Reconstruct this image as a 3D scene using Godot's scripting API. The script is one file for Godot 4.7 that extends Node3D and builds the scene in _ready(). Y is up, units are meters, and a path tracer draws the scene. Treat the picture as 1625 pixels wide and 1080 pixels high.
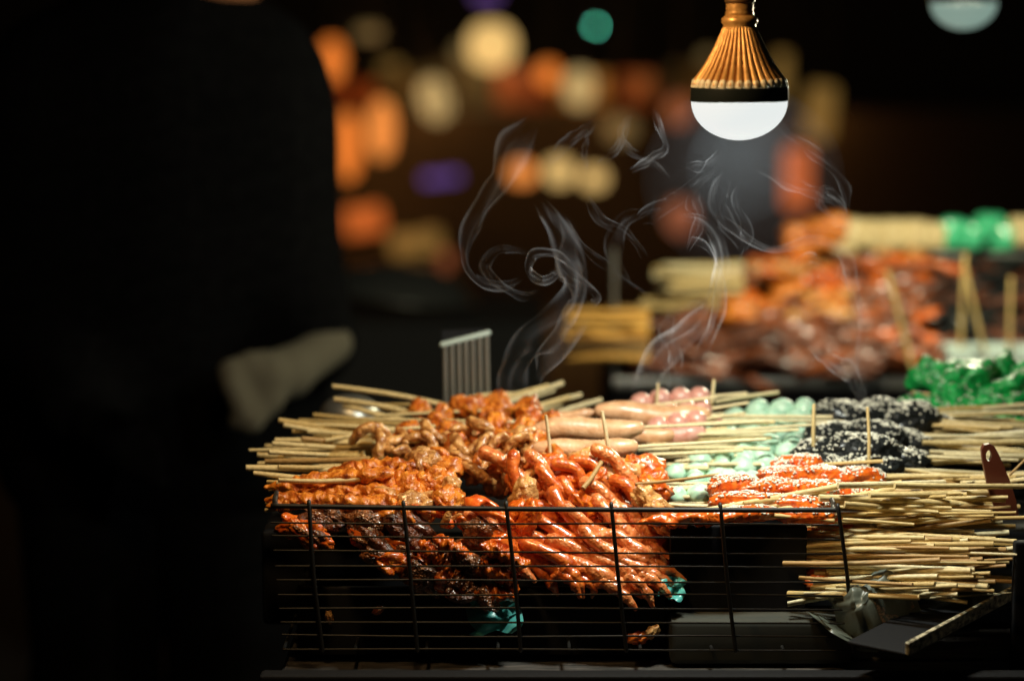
extends Node3D
# A night food stall: heaped skewers under a hanging bulb, a second cart, a vendor and market lamps behind.

const EYE := Vector3(0, 1.30, 1.75)
const PITCH := 8.0
const FOCAL := 3829.0
var rng := RandomNumberGenerator.new()
var noise := FastNoiseLite.new()
var taken := {}
var M := {}
var char_tex: Texture2D
var stick_meshes := []
var seed_mesh: ArrayMesh

# ---------------------------------------------------------------- mesh collecting
class Shape:
	var v := PackedVector3Array()
	var n := PackedVector3Array()
	var uv := PackedVector2Array()
	var c := PackedColorArray()
	var i := PackedInt32Array()
	var fixed := false          # normals already given
	var colored := false

	func vert(p: Vector3, t := Vector2.ZERO, col := Color.WHITE) -> int:
		v.append(p)
		uv.append(t)
		c.append(col)
		return v.size() - 1

	func tri(a: int, b: int, d: int) -> void:      # counter-clockwise seen from outside; stored clockwise
		i.append(a)
		i.append(d)
		i.append(b)

	func quad(a: int, b: int, d: int, e: int) -> void:
		tri(a, b, d)
		tri(a, d, e)

	func mesh(mat: Material) -> ArrayMesh:
		n.resize(v.size())
		n.fill(Vector3.ZERO)
		for k in range(0, i.size(), 3):
			var a := i[k]
			var b := i[k + 1]
			var d := i[k + 2]
			var f := (v[d] - v[a]).cross(v[b] - v[a])
			n[a] += f
			n[b] += f
			n[d] += f
		for k in n.size():
			n[k] = n[k].normalized() if n[k].length_squared() > 1e-24 else Vector3.UP
		var arrays := []
		arrays.resize(Mesh.ARRAY_MAX)
		arrays[Mesh.ARRAY_VERTEX] = v
		arrays[Mesh.ARRAY_NORMAL] = n
		arrays[Mesh.ARRAY_TEX_UV] = uv
		if colored:
			arrays[Mesh.ARRAY_COLOR] = c
		arrays[Mesh.ARRAY_INDEX] = i
		var m := ArrayMesh.new()
		m.add_surface_from_arrays(Mesh.PRIMITIVE_TRIANGLES, arrays)
		m.surface_set_material(0, mat)
		return m


func spline(pts: Array, per: int) -> Array:
	var out := []
	var last := pts.size() - 1
	for k in last:
		var p0 = pts[maxi(k - 1, 0)]
		var p1 = pts[k]
		var p2 = pts[k + 1]
		var p3 = pts[mini(k + 2, last)]
		for j in per:
			var t := float(j) / per
			out.append(0.5 * ((2.0 * p1) + (p2 - p0) * t + (2.0 * p0 - 5.0 * p1 + 4.0 * p2 - p3) * t * t + (3.0 * p1 - p0 - 3.0 * p2 + p3) * t * t * t))
	out.append(pts[last])
	return out


func rad_at(rad: Array, t: float) -> float:
	var f := t * (rad.size() - 1)
	var k := mini(int(f), rad.size() - 2)
	return lerpf(rad[k], rad[k + 1], smoothstep(0.0, 1.0, f - k))


# a round-ended tube through pts; rad is spread evenly over its length; amp is the height of its lumps
func add_tube(s: Shape, pts: Array, rad: Array, segs := 8, amp := 0.0, freq := 0.0, off := 0.0, flat := 1.0, round_ends := true, wanted := Vector3.UP) -> void:
	var rings := []
	var count := pts.size()
	var frame := []
	var t0: Vector3 = (pts[1] - pts[0]).normalized()
	var side := t0.cross(wanted if absf(t0.dot(wanted)) < 0.95 else Vector3.RIGHT).normalized()
	for k in count:
		var a: Vector3 = pts[maxi(k - 1, 0)]
		var b: Vector3 = pts[mini(k + 1, count - 1)]
		var t := (b - a).normalized()
		side = (side - t * side.dot(t)).normalized()
		frame.append([pts[k], t, side, t.cross(side), rad_at(rad, float(k) / (count - 1))])
	var list := []
	if round_ends:
		var f: Array = frame[0]
		for q in [0.06, 0.45, 0.8]:
			list.append([f[0] - f[1] * f[4] * cos(asin(q)), f[2], f[3], f[4] * q, 0.0])
	var run := 0.0
	for k in count:
		var f: Array = frame[k]
		if k > 0:
			run += (pts[k] - pts[k - 1]).length()
		list.append([f[0], f[2], f[3], f[4], run])
	if round_ends:
		var f: Array = frame[count - 1]
		for q in [0.8, 0.45, 0.06]:
			list.append([f[0] + f[1] * f[4] * cos(asin(q)), f[2], f[3], f[4] * q, run])
	for f in list:
		var ring := []
		for k in segs:
			var a := TAU * k / segs
			var d: Vector3 = f[1] * cos(a) + f[2] * sin(a) * flat
			var p: Vector3 = f[0] + d * f[3]
			if amp > 0.0:
				var q := p * freq + Vector3(off, off * 0.7, -off)
				p += d * (noise.get_noise_3dv(q) * amp) * minf(1.0, f[3] / (amp * 2.0 + 1e-6))
			ring.append(s.vert(p, Vector2(float(k) / segs, f[4])))
		rings.append(ring)
	for r in rings.size() - 1:
		for k in segs:
			var k2 := (k + 1) % segs
			s.quad(rings[r][k], rings[r][k2], rings[r + 1][k2], rings[r + 1][k])
	for e in 2:
		var ring: Array = rings[0] if e == 0 else rings[-1]
		var mid: Vector3 = list[0][0] if e == 0 else list[-1][0]
		if not round_ends:                          # a cut end keeps its edge
			var fresh := []
			for k in ring:
				fresh.append(s.vert(s.v[k], Vector2(0.5, s.uv[k].y)))
			ring = fresh
		var m := s.vert(mid, Vector2(0.5, 0.0))
		for k in segs:
			var k2 := (k + 1) % segs
			if e == 0:
				s.tri(m, ring[k2], ring[k])
			else:
				s.tri(m, ring[k], ring[k2])


# a lumpy ellipsoid
func add_blob(s: Shape, mid: Vector3, r: Vector3, rows: int, segs: int, amp := 0.0, freq := 0.0, off := 0.0, power := 1.0, turn := Basis.IDENTITY) -> void:
	var grid := []
	for a in rows + 1:
		var th := PI * a / rows
		var ring := []
		var n_here := 1 if a == 0 or a == rows else segs
		for k in n_here:
			var ph := TAU * k / segs
			var d := Vector3(sin(th) * cos(ph), cos(th), sin(th) * sin(ph))
			if power != 1.0:
				d = Vector3(signf(d.x) * absf(d.x) ** power, signf(d.y) * absf(d.y) ** power, signf(d.z) * absf(d.z) ** power)
			var p := d * r
			if amp > 0.0:
				var q := d * freq + Vector3(off, off * 1.3, -off)
				p *= 1.0 + amp * (noise.get_noise_3dv(q) + 0.5 * noise.get_noise_3dv(q * 2.3))
			ring.append(s.vert(mid + turn * p, Vector2(float(k) / segs, float(a) / rows)))
		grid.append(ring)
	for a in rows:
		for k in segs:
			var k2 := (k + 1) % segs
			if a == 0:
				s.tri(grid[0][0], grid[1][k2], grid[1][k])
			elif a == rows - 1:
				s.tri(grid[a][k], grid[a][k2], grid[rows][0])
			else:
				s.quad(grid[a][k], grid[a][k2], grid[a + 1][k2], grid[a + 1][k])


# a box whose edges are rounded by b
func add_box(s: Shape, mid: Vector3, size: Vector3, b := 0.002, turn := Basis.IDENTITY) -> void:
	var h := size / 2.0
	b = minf(b, minf(h.x, minf(h.y, h.z)) * 0.9)
	var inner := h - Vector3.ONE * b
	for axis in 3:
		for sgn in [-1.0, 1.0]:
			var u := (axis + 1) % 3
			var w := (axis + 2) % 3
			var ids := []
			for a in 4:
				for k in 4:
					var q := Vector3.ZERO
					q[axis] = h[axis] * sgn
					q[u] = [-h[u], -inner[u], inner[u], h[u]][a]
					q[w] = [-h[w], -inner[w], inner[w], h[w]][k]
					var cl := q.clamp(-inner, inner)
					var p := cl + (q - cl).normalized() * b
					ids.append(s.vert(mid + turn * p, Vector2(q[u] / size[u] + 0.5, q[w] / size[w] + 0.5)))
			for a in 3:
				for k in 3:
					var i0: int = ids[a * 4 + k]
					var i1: int = ids[(a + 1) * 4 + k]
					var i2: int = ids[(a + 1) * 4 + k + 1]
					var i3: int = ids[a * 4 + k + 1]
					if sgn > 0:
						s.quad(i0, i1, i2, i3)
					else:
						s.quad(i0, i3, i2, i1)


# turned about y: profile is a list of Vector2(radius, height), from the top down
func add_lathe(s: Shape, profile: Array, segs: int, mid := Vector3.ZERO) -> void:
	var rings := []
	for p in profile:
		var ring := []
		for k in segs:
			var a := TAU * k / segs
			ring.append(s.vert(mid + Vector3(cos(a) * p.x, p.y, sin(a) * p.x), Vector2(float(k) / segs, p.y)))
		rings.append(ring)
	for r in rings.size() - 1:
		for k in segs:
			var k2 := (k + 1) % segs
			s.quad(rings[r][k], rings[r][k2], rings[r + 1][k2], rings[r + 1][k])


func add_bar(s: Shape, a: Vector3, b: Vector3, r: float, segs := 6) -> void:
	add_tube(s, [a, b], [r, r], segs, 0.0, 0.0, 0.0, 1.0, false)


# skin over bones [from, to, radius, radius]: smooth union of tapered capsules, meshed as surface nets
func add_body(s: Shape, bones: Array, cell: float, k: float) -> void:
	var lo := Vector3.INF
	var hi := -Vector3.INF
	for b in bones:
		var r: float = maxf(b[2], b[3]) + cell * 3.0 + k * 0.3
		lo = lo.min(b[0] - Vector3.ONE * r).min(b[1] - Vector3.ONE * r)
		hi = hi.max(b[0] + Vector3.ONE * r).max(b[1] + Vector3.ONE * r)
	var nx := int((hi.x - lo.x) / cell) + 2
	var ny := int((hi.y - lo.y) / cell) + 2
	var nz := int((hi.z - lo.z) / cell) + 2
	var f := PackedFloat32Array()
	f.resize(nx * ny * nz)
	f.fill(1.0)
	for b in bones:
		var a: Vector3 = b[0]
		var d: Vector3 = b[1] - a
		var dd := maxf(d.length_squared(), 1e-9)
		var r := maxf(b[2], b[3]) + k + cell * 2.0
		var b0 := ((a.min(b[1]) - Vector3.ONE * r - lo) / cell).max(Vector3.ZERO)
		var b1 := ((a.max(b[1]) + Vector3.ONE * r - lo) / cell).min(Vector3(nx - 1, ny - 1, nz - 1))
		for z in range(int(b0.z), int(b1.z) + 1):
			for y in range(int(b0.y), int(b1.y) + 1):
				var row := (z * ny + y) * nx
				for x in range(int(b0.x), int(b1.x) + 1):
					var p := lo + Vector3(x, y, z) * cell - a
					var t := clampf(p.dot(d) / dd, 0.0, 1.0)
					var e := (p - d * t).length() - lerpf(b[2], b[3], t)
					var g := f[row + x]
					var h := maxf(k - absf(e - g), 0.0) / k
					f[row + x] = minf(e, g) - h * h * k * 0.25
	var ids := {}
	for z in nz - 1:
		for y in ny - 1:
			for x in nx - 1:
				var at0 := (z * ny + y) * nx + x
				var first := f[at0] < 0.0
				var mixed := false
				for q in [1, nx, nx + 1, nx * ny, nx * ny + 1, nx * ny + nx, nx * ny + nx + 1]:
					if (f[at0 + q] < 0.0) != first:
						mixed = true
						break
				if not mixed:
					continue
				var sum := Vector3.ZERO
				var cnt := 0
				for e in [[0, 0, 0, 1, 0, 0], [0, 1, 0, 1, 1, 0], [0, 0, 1, 1, 0, 1], [0, 1, 1, 1, 1, 1], [0, 0, 0, 0, 1, 0], [1, 0, 0, 1, 1, 0], [0, 0, 1, 0, 1, 1], [1, 0, 1, 1, 1, 1], [0, 0, 0, 0, 0, 1], [1, 0, 0, 1, 0, 1], [0, 1, 0, 0, 1, 1], [1, 1, 0, 1, 1, 1]]:
					var va := f[at0 + e[0] + e[1] * nx + e[2] * nx * ny]
					var vb := f[at0 + e[3] + e[4] * nx + e[5] * nx * ny]
					if (va < 0.0) != (vb < 0.0):
						sum += Vector3(e[0], e[1], e[2]).lerp(Vector3(e[3], e[4], e[5]), va / (va - vb))
						cnt += 1
				ids[at0] = s.vert(lo + (Vector3(x, y, z) + sum / cnt) * cell)
	for at0 in ids:
		var x: int = at0 % nx
		var y: int = (at0 / nx) % ny
		var z: int = at0 / (nx * ny)
		var here := f[at0] < 0.0
		for axis in 3:
			var step: int = [1, nx, nx * ny][axis]
			if (f[at0 + step] < 0.0) == here:
				continue
			var su: int = [nx, nx * ny, 1][axis]
			var sv: int = [nx * ny, 1, nx][axis]
			if not (ids.has(at0 - su) and ids.has(at0 - sv) and ids.has(at0 - su - sv)):
				continue
			if here:
				s.quad(ids[at0 - su - sv], ids[at0 - sv], ids[at0], ids[at0 - su])
			else:
				s.quad(ids[at0 - su - sv], ids[at0 - su], ids[at0], ids[at0 - sv])


# ---------------------------------------------------------------- objects
func free_name(called: String, parent: Node) -> String:
	var key := "%d/%s" % [parent.get_instance_id(), called]
	var k: int = taken.get(key, 0)
	taken[key] = k + 1
	return called if k == 0 else "%s_%03d" % [called, k]


func tag(o: Node, label: String, category: String, group := "") -> Node:
	o.set_meta("label", label)
	o.set_meta("category", category)
	if group:
		o.set_meta("group", group)
	return o


func thing(called: String, label: String, category: String, where := Vector3.ZERO, group := "") -> Node3D:
	var o := Node3D.new()
	o.name = free_name(called, self)
	add_child(o)
	o.position = where
	tag(o, label, category, group)
	return o


func put(called: String, m: Mesh, parent: Node = self, t := Transform3D.IDENTITY, mat: Material = null) -> MeshInstance3D:
	var o := MeshInstance3D.new()
	o.name = free_name(called, parent)
	o.mesh = m
	if mat:
		o.material_override = mat
	o.transform = t
	parent.add_child(o, true)
	return o


func structure(called: String, m: Mesh, t := Transform3D.IDENTITY) -> MeshInstance3D:
	var o := put(called, m, self, t)
	o.set_meta("kind", "structure")
	return o


# where the line of sight through a point of the 1625 x 1080 photograph meets the upright plane at z
func at(px: float, py: float, z: float) -> Vector3:
	var p := deg_to_rad(PITCH)
	var d := Vector3.RIGHT * ((px - 812.5) / FOCAL) + Vector3(0, cos(p), -sin(p)) * ((540.0 - py) / FOCAL) + Vector3(0, -sin(p), -cos(p))
	return EYE + d * ((z - EYE.z) / d.z)


func px_size(z: float) -> float:
	return (EYE.z - z) * 1.01 / FOCAL


func aim(dir: Vector3, up := Vector3.UP) -> Basis:           # x along dir, y near up
	var x := dir.normalized()
	var z := x.cross(up if absf(x.dot(up)) < 0.98 else Vector3.BACK).normalized()
	return Basis(x, z.cross(x).normalized(), z)


func rr(a: float, b: float) -> float:
	return rng.randf_range(a, b)


# ---------------------------------------------------------------- materials
func noise_tex(freq: float, seed_: int, from: Color, to: Color, kind := FastNoiseLite.TYPE_SIMPLEX_SMOOTH, lo := 0.25, hi := 0.75, size := 256, octaves := 4) -> NoiseTexture2D:
	var nz := FastNoiseLite.new()
	nz.noise_type = kind
	nz.frequency = freq
	nz.seed = seed_
	nz.fractal_octaves = octaves
	if kind == FastNoiseLite.TYPE_CELLULAR:
		nz.fractal_type = FastNoiseLite.FRACTAL_NONE
		nz.cellular_return_type = FastNoiseLite.RETURN_DISTANCE
	var g := Gradient.new()
	g.offsets = PackedFloat32Array([lo, hi])
	g.colors = PackedColorArray([from, to])
	var t := NoiseTexture2D.new()
	t.width = size
	t.height = size
	t.seamless = true
	t.noise = nz
	t.color_ramp = g
	return t


func lin(r: float, g: float, b: float, a := 1.0) -> Color:
	return Color(r, g, b, a).linear_to_srgb()


# mottled between two linear colours, with relief, laid on in world space so that copies differ
func food(called: String, a: Color, b: Color, rough: float, tile: float, bump := 0.0, bump_tex: Texture2D = null, coat := 0.0, sss := 0.0, char_freq := 0.0) -> StandardMaterial3D:
	var m := StandardMaterial3D.new()
	m.resource_name = called
	m.albedo_texture = noise_tex(0.022, called.hash() % 9973, a, b)
	m.roughness = rough
	m.uv1_triplanar = true
	m.uv1_world_triplanar = true
	m.uv1_scale = Vector3.ONE * tile
	if bump > 0.0:
		m.heightmap_enabled = true
		m.heightmap_texture = bump_tex
		m.heightmap_scale = bump
	if coat > 0.0:
		m.clearcoat_enabled = true
		m.clearcoat = coat
		m.clearcoat_roughness = 0.16
	if sss > 0.0:
		m.subsurf_scatter_enabled = true
		m.subsurf_scatter_strength = sss
	if char_freq > 0.0:                                  # scorched and saucy patches
		m.detail_enabled = true
		m.detail_blend_mode = BaseMaterial3D.BLEND_MODE_MUL
		m.detail_albedo = char_tex
	M[called] = m
	return m


func plain(called: String, c: Color, rough: float, metal := 0.0) -> StandardMaterial3D:
	var m := StandardMaterial3D.new()
	m.resource_name = called
	m.albedo_color = c
	m.roughness = rough
	m.metallic = metal
	M[called] = m
	return m


func glow(called: String, c: Color, energy: float) -> StandardMaterial3D:
	var m := plain(called, lin(0.12, 0.11, 0.10), 0.5)
	m.emission_enabled = true
	m.emission = c
	m.emission_energy_multiplier = energy
	return m


func make_materials() -> void:
	char_tex = noise_tex(0.012, 21, lin(0.34, 0.18, 0.10), Color.WHITE, FastNoiseLite.TYPE_SIMPLEX_SMOOTH, 0.22, 0.4)
	var lumps := noise_tex(0.03, 11, Color.BLACK, Color.WHITE)
	var skin := noise_tex(0.07, 12, Color.BLACK, Color.WHITE, FastNoiseLite.TYPE_CELLULAR, 0.1, 0.8)
	var grain := noise_tex(0.09, 13, Color.BLACK, Color.WHITE)
	food("orange_glaze", lin(0.52, 0.065, 0.004), lin(0.90, 0.23, 0.016), 0.3, 20, 0.09, lumps, 0.55, 0.0, 1.0)
	food("fried_orange", lin(0.50, 0.095, 0.006), lin(0.90, 0.34, 0.04), 0.4, 20, 0.11, lumps, 0.18, 0.0, 1.0)
	food("fried_tan", lin(0.40, 0.14, 0.03), lin(0.85, 0.50, 0.18), 0.36, 20, 0.1, lumps, 0.4, 0.0, 1.0)
	food("dark_meat", lin(0.025, 0.007, 0.003), lin(0.20, 0.05, 0.014), 0.4, 24, 0.16, lumps, 0.3)
	food("dark_skin", lin(0.07, 0.03, 0.016), lin(0.46, 0.16, 0.05), 0.32, 30, 0.16, skin, 0.9)
	food("foot_skin", lin(0.40, 0.045, 0.005), lin(0.84, 0.22, 0.035), 0.32, 24, 0.035, skin, 0.7)
	food("foot_skin_pale", lin(0.52, 0.09, 0.014), lin(0.88, 0.36, 0.13), 0.28, 24, 0.06, skin, 0.8)
	food("red_glaze", lin(0.62, 0.07, 0.008), lin(0.85, 0.20, 0.018), 0.25, 22, 0.05, lumps, 0.9)
	food("sausage_skin", lin(0.60, 0.31, 0.15), lin(0.76, 0.46, 0.26), 0.4, 14, 0.02, grain, 0.35)
	food("pink_sausage", lin(0.60, 0.26, 0.20), lin(0.74, 0.40, 0.33), 0.33, 18, 0.02, grain, 0.5)
	food("mint_egg", lin(0.36, 0.66, 0.48), lin(0.58, 0.78, 0.62), 0.42, 18, 0.0, null, 0.2)
	food("black_rice", lin(0.004, 0.0045, 0.005), lin(0.012, 0.015, 0.014), 0.45, 30, 0.12, lumps, 0.25)
	M.black_rice.metallic_specular = 0.3
	food("green_skin", lin(0.004, 0.16, 0.03), lin(0.012, 0.50, 0.10), 0.42, 22, 0.1, lumps, 0.22)
	food("sauce_brown", lin(0.12, 0.026, 0.006), lin(0.48, 0.13, 0.03), 0.3, 20, 0.1, lumps, 0.7, 0.0, 1.0)
	food("tofu_yellow", lin(0.55, 0.40, 0.18), lin(0.74, 0.60, 0.32), 0.5, 14)
	food("tofu_green", lin(0.04, 0.42, 0.18), lin(0.10, 0.62, 0.32), 0.25, 14, 0.0, null, 0.6)
	plain("seed", lin(0.74, 0.72, 0.60), 0.3)
	# bamboo: streaks along the stick
	plain("bamboo_golden", lin(0.86, 0.46, 0.09), 0.55)
	var k := 0
	for tone in [[0.56, 0.40, 0.15], [0.66, 0.52, 0.25], [0.72, 0.62, 0.37], [0.40, 0.24, 0.08]]:
		var m := plain("bamboo_%s" % ["honey", "straw", "pale", "toasted"][k], Color.WHITE, 0.55)
		m.albedo_texture = noise_tex(0.03, 40 + k, lin(tone[0] * 0.8, tone[1] * 0.76, tone[2] * 0.7), lin(tone[0] * 1.12, tone[1] * 1.12, tone[2] * 1.12), FastNoiseLite.TYPE_SIMPLEX_SMOOTH, 0.2, 0.7)
		m.uv1_scale = Vector3(1, 2, 1)
		k += 1
	plain("wire", lin(0.016, 0.015, 0.013), 0.5, 0.3)
	plain("black_steel", lin(0.008, 0.008, 0.009), 0.72)
	M.black_steel.metallic_specular = 0.3
	var rail := plain("worn_steel", Color.WHITE, 0.45, 0.2)
	rail.albedo_texture = noise_tex(0.03, 60, lin(0.16, 0.14, 0.09), lin(0.92, 0.82, 0.56), FastNoiseLite.TYPE_SIMPLEX_SMOOTH, 0.4, 0.55)
	rail.uv1_triplanar = true
	rail.uv1_world_triplanar = true
	rail.uv1_scale = Vector3.ONE * 20
	plain("grey_steel", lin(0.42, 0.42, 0.38), 0.38, 0.85)
	var wood := plain("dark_wood", Color.WHITE, 0.65)
	wood.albedo_texture = noise_tex(0.02, 61, lin(0.03, 0.027, 0.023), lin(0.12, 0.10, 0.085))
	wood.uv1_triplanar = true
	wood.uv1_world_triplanar = true
	wood.uv1_scale = Vector3(4, 30, 30)
	plain("handle_brown", lin(0.11, 0.026, 0.012), 0.4)
	plain("teal_plastic", lin(0.10, 0.46, 0.42), 0.3)
	plain("carton", lin(0.11, 0.125, 0.10), 0.35)
	plain("foam_grey", lin(0.05, 0.05, 0.038), 0.85)
	food("asphalt", lin(0.02, 0.02, 0.02), lin(0.06, 0.058, 0.055), 0.85, 1.5)
	food("old_gold", lin(0.56, 0.28, 0.08), lin(0.78, 0.45, 0.16), 0.45, 30)
	M.old_gold.metallic = 0.4
	M.old_gold.roughness = 0.36
	plain("fin_tip", lin(0.80, 0.74, 0.60), 0.5)
	plain("black_band", lin(0.012, 0.016, 0.016), 0.35)
	plain("dull_brass", lin(0.30, 0.17, 0.07), 0.4, 0.7)
	plain("cable", lin(0.01, 0.01, 0.01), 0.6)
	food("jacket", lin(0.0022, 0.0022, 0.0025), lin(0.005, 0.005, 0.0055), 0.95, 9)
	M.jacket.metallic_specular = 0.15
	plain("glove", lin(0.105, 0.092, 0.062), 0.95)
	plain("skin_tone", lin(0.34, 0.14, 0.06), 0.5)
	plain("hair", lin(0.01, 0.008, 0.007), 0.5)
	plain("stall_dark", lin(0.022, 0.022, 0.022), 0.85)
	plain("canopy_cloth", lin(0.05, 0.05, 0.055), 0.9)
	plain("acrylic", lin(0.45, 0.55, 0.5), 0.3)


# ---------------------------------------------------------------- lamps
func omni(where: Vector3, c: Color, energy: float, size: float, called := "lamp_light") -> void:
	var l := OmniLight3D.new()
	l.name = free_name(called, self)
	l.light_color = c
	l.light_energy = energy
	l.light_size = size
	l.omni_range = 12.0
	l.omni_attenuation = 2.0
	l.shadow_enabled = true
	add_child(l)
	l.position = where


# an LED bulb hanging on a cable; where is the middle of the dome's rim; r its radius
func led_bulb(where: Vector3, r: float, label: String, dome_mat: Material, fins: int, cable_top: float) -> Node3D:
	var t := thing("light_bulb", label, "light bulb", where, "bulbs hanging over the carts")
	var u := r / 77.0                                           # the bulb measured 77 units across its rim
	var s := Shape.new()
	var prof := []
	for k in 13:
		var a := PI / 2 * k / 12
		prof.append(Vector2(maxf(cos(a) * 75.5, 0.3) * u, -sin(a) * 61.0 * u))
	add_lathe(s, prof, 48)
	put("dome", s.mesh(dome_mat), t)
	s = Shape.new()
	add_lathe(s, [Vector2(68, 23), Vector2(75.5, 23), Vector2(77, 21.5), Vector2(77, 1.5), Vector2(75.5, 0.0), Vector2(0.5, 0.0)].map(func(p): return p * u), 48)
	put("band", s.mesh(M.black_band), t)
	s = Shape.new()
	var body := [Vector2(20, 134), Vector2(24, 132), Vector2(28, 128), Vector2(28.5, 122), Vector2(25, 118), Vector2(27, 110), Vector2(31, 98), Vector2(39, 78), Vector2(48.5, 58), Vector2(57.5, 43), Vector2(64.5, 31), Vector2(68, 23.5), Vector2(60, 22.8)]
	add_lathe(s, body.map(func(p): return p * u), 48)
	put("housing", s.mesh(M.old_gold), t)
	s = Shape.new()
	add_lathe(s, [Vector2(0.5, 160), Vector2(18, 160), Vector2(20, 157), Vector2(21.5, 150), Vector2(20.5, 147), Vector2(22, 144), Vector2(20.5, 141), Vector2(22, 138), Vector2(22, 132), Vector2(18, 130)].map(func(p): return p * u), 32)
	put("screw_cap", s.mesh(M.old_gold), t)
	s = Shape.new()
	add_lathe(s, [Vector2(0.5, 205), Vector2(14, 205), Vector2(23, 196), Vector2(24, 156), Vector2(22.5, 152), Vector2(19, 152)].map(func(p): return p * u), 32)
	put("socket", s.mesh(M.dull_brass), t)
	s = Shape.new()
	add_bar(s, Vector3(0, 200 * u, 0), Vector3(0, cable_top - where.y, 0), 3.2 * u * 2.0, 8)
	put("cable", s.mesh(M.cable), t)
	# cooling fins, each its own rib with a chipped pale tip
	var rib := Shape.new()
	var tip := Shape.new()
	var line := [Vector2(25, 114), Vector2(32, 98), Vector2(41, 78), Vector2(51.5, 58), Vector2(61, 43), Vector2(68, 33), Vector2(71, 27)]
	var pts := line.map(func(p): return Vector3(p.x * u, p.y * u, 0))
	add_tube(rib, spline(pts, 3), [2.1 * u, 2.9 * u, 4.1 * u, 5.3 * u, 6.1 * u], 8, 0.0, 0.0, 0.0, 0.8)
	add_tube(tip, [Vector3(70.8 * u, 29.5 * u, 0), Vector3(72.0 * u, 24.5 * u, 0), Vector3(72.4 * u, 20 * u, 0)], [6.3 * u, 6.4 * u, 5.8 * u], 6, 0.0, 0.0, 0.0, 0.7)
	var rib_mesh := rib.mesh(M.old_gold)
	var tip_mesh := tip.mesh(M.fin_tip)
	for k in fins:
		var turn := Transform3D(Basis(Vector3.UP, TAU * k / fins))
		var f := put("fin", rib_mesh, t, turn)
		put("fin_tip", tip_mesh, f, Transform3D(Basis.IDENTITY, Vector3(0, rr(-0.5, 0.9) * u, 0)))
	t.rotation.z = 0.01
	return t


# ---------------------------------------------------------------- skewers
func make_sticks() -> void:
	for k in 6:
		var s := Shape.new()
		var pts := []
		var bend := rr(-0.012, 0.012)
		var twist := rr(-0.008, 0.008)
		for j in 5:
			var t := j / 4.0
			pts.append(Vector3(t, bend * sin(PI * t), twist * sin(PI * t * 1.3)))
		var r := rr(0.85, 1.1)
		# the mesh is one unit long along x; y and z are in units of its radius, see stick_at
		var scaled := []
		for p in pts:
			scaled.append(Vector3(p.x, p.y, p.z) * 60.0)
		add_tube(s, scaled, [r, r * rr(0.92, 1.05), r * rr(0.85, 1.0)], 7, 0.0, 0.0, 0.0, rr(0.75, 1.0), false)
		for q in s.uv.size():
			s.v[q].x /= 60.0
			s.uv[q] = Vector2(s.uv[q].x, s.v[q].x)
		stick_meshes.append(s)


func stick_mesh(k: int, mat: Material) -> ArrayMesh:
	var key := "stick%d%d" % [k, mat.get_instance_id()]
	if not M.has(key):
		var src: Shape = stick_meshes[k]
		M[key] = src.mesh(mat)
	return M[key]


func stick_at(a: Vector3, b: Vector3, r: float) -> Transform3D:
	var basis := aim(b - a).rotated((b - a).normalized(), rr(0, TAU))
	basis.x *= (b - a).length()
	basis.y *= r
	basis.z *= r
	return Transform3D(basis, a)


func bamboo(tones := [0, 1, 1, 2]) -> Material:
	return M["bamboo_" + ["honey", "straw", "pale", "toasted", "golden"][tones[rng.randi() % tones.size()]]]


# the stick of a skewer, from a to b in world space, under the skewer o
func stick_in(o: Node3D, a: Vector3, b: Vector3, r: float, tones := [0, 1, 1, 2]) -> void:
	var t := stick_at(a, b, r)
	t.origin -= o.position
	put("stick", stick_mesh(rng.randi() % 6, bamboo(tones)), o, t)


func lone_stick(a: Vector3, b: Vector3, r: float, label: String, group: String, tones := [0, 1, 1, 2]) -> MeshInstance3D:
	var o := put("bamboo_skewer", stick_mesh(rng.randi() % 6, bamboo(tones)), self, stick_at(a, b, r))
	tag(o, label, "skewer", group)
	return o


# a piece of food under the skewer o: unit mesh scaled by size, at a world point
func piece(o: Node3D, called: String, m: Mesh, where: Vector3, size: Vector3, turn := Basis.IDENTITY, mat: Material = null) -> MeshInstance3D:
	return put(called, m, o, Transform3D(turn * Basis.from_scale(size), where - o.position), mat)


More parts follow.
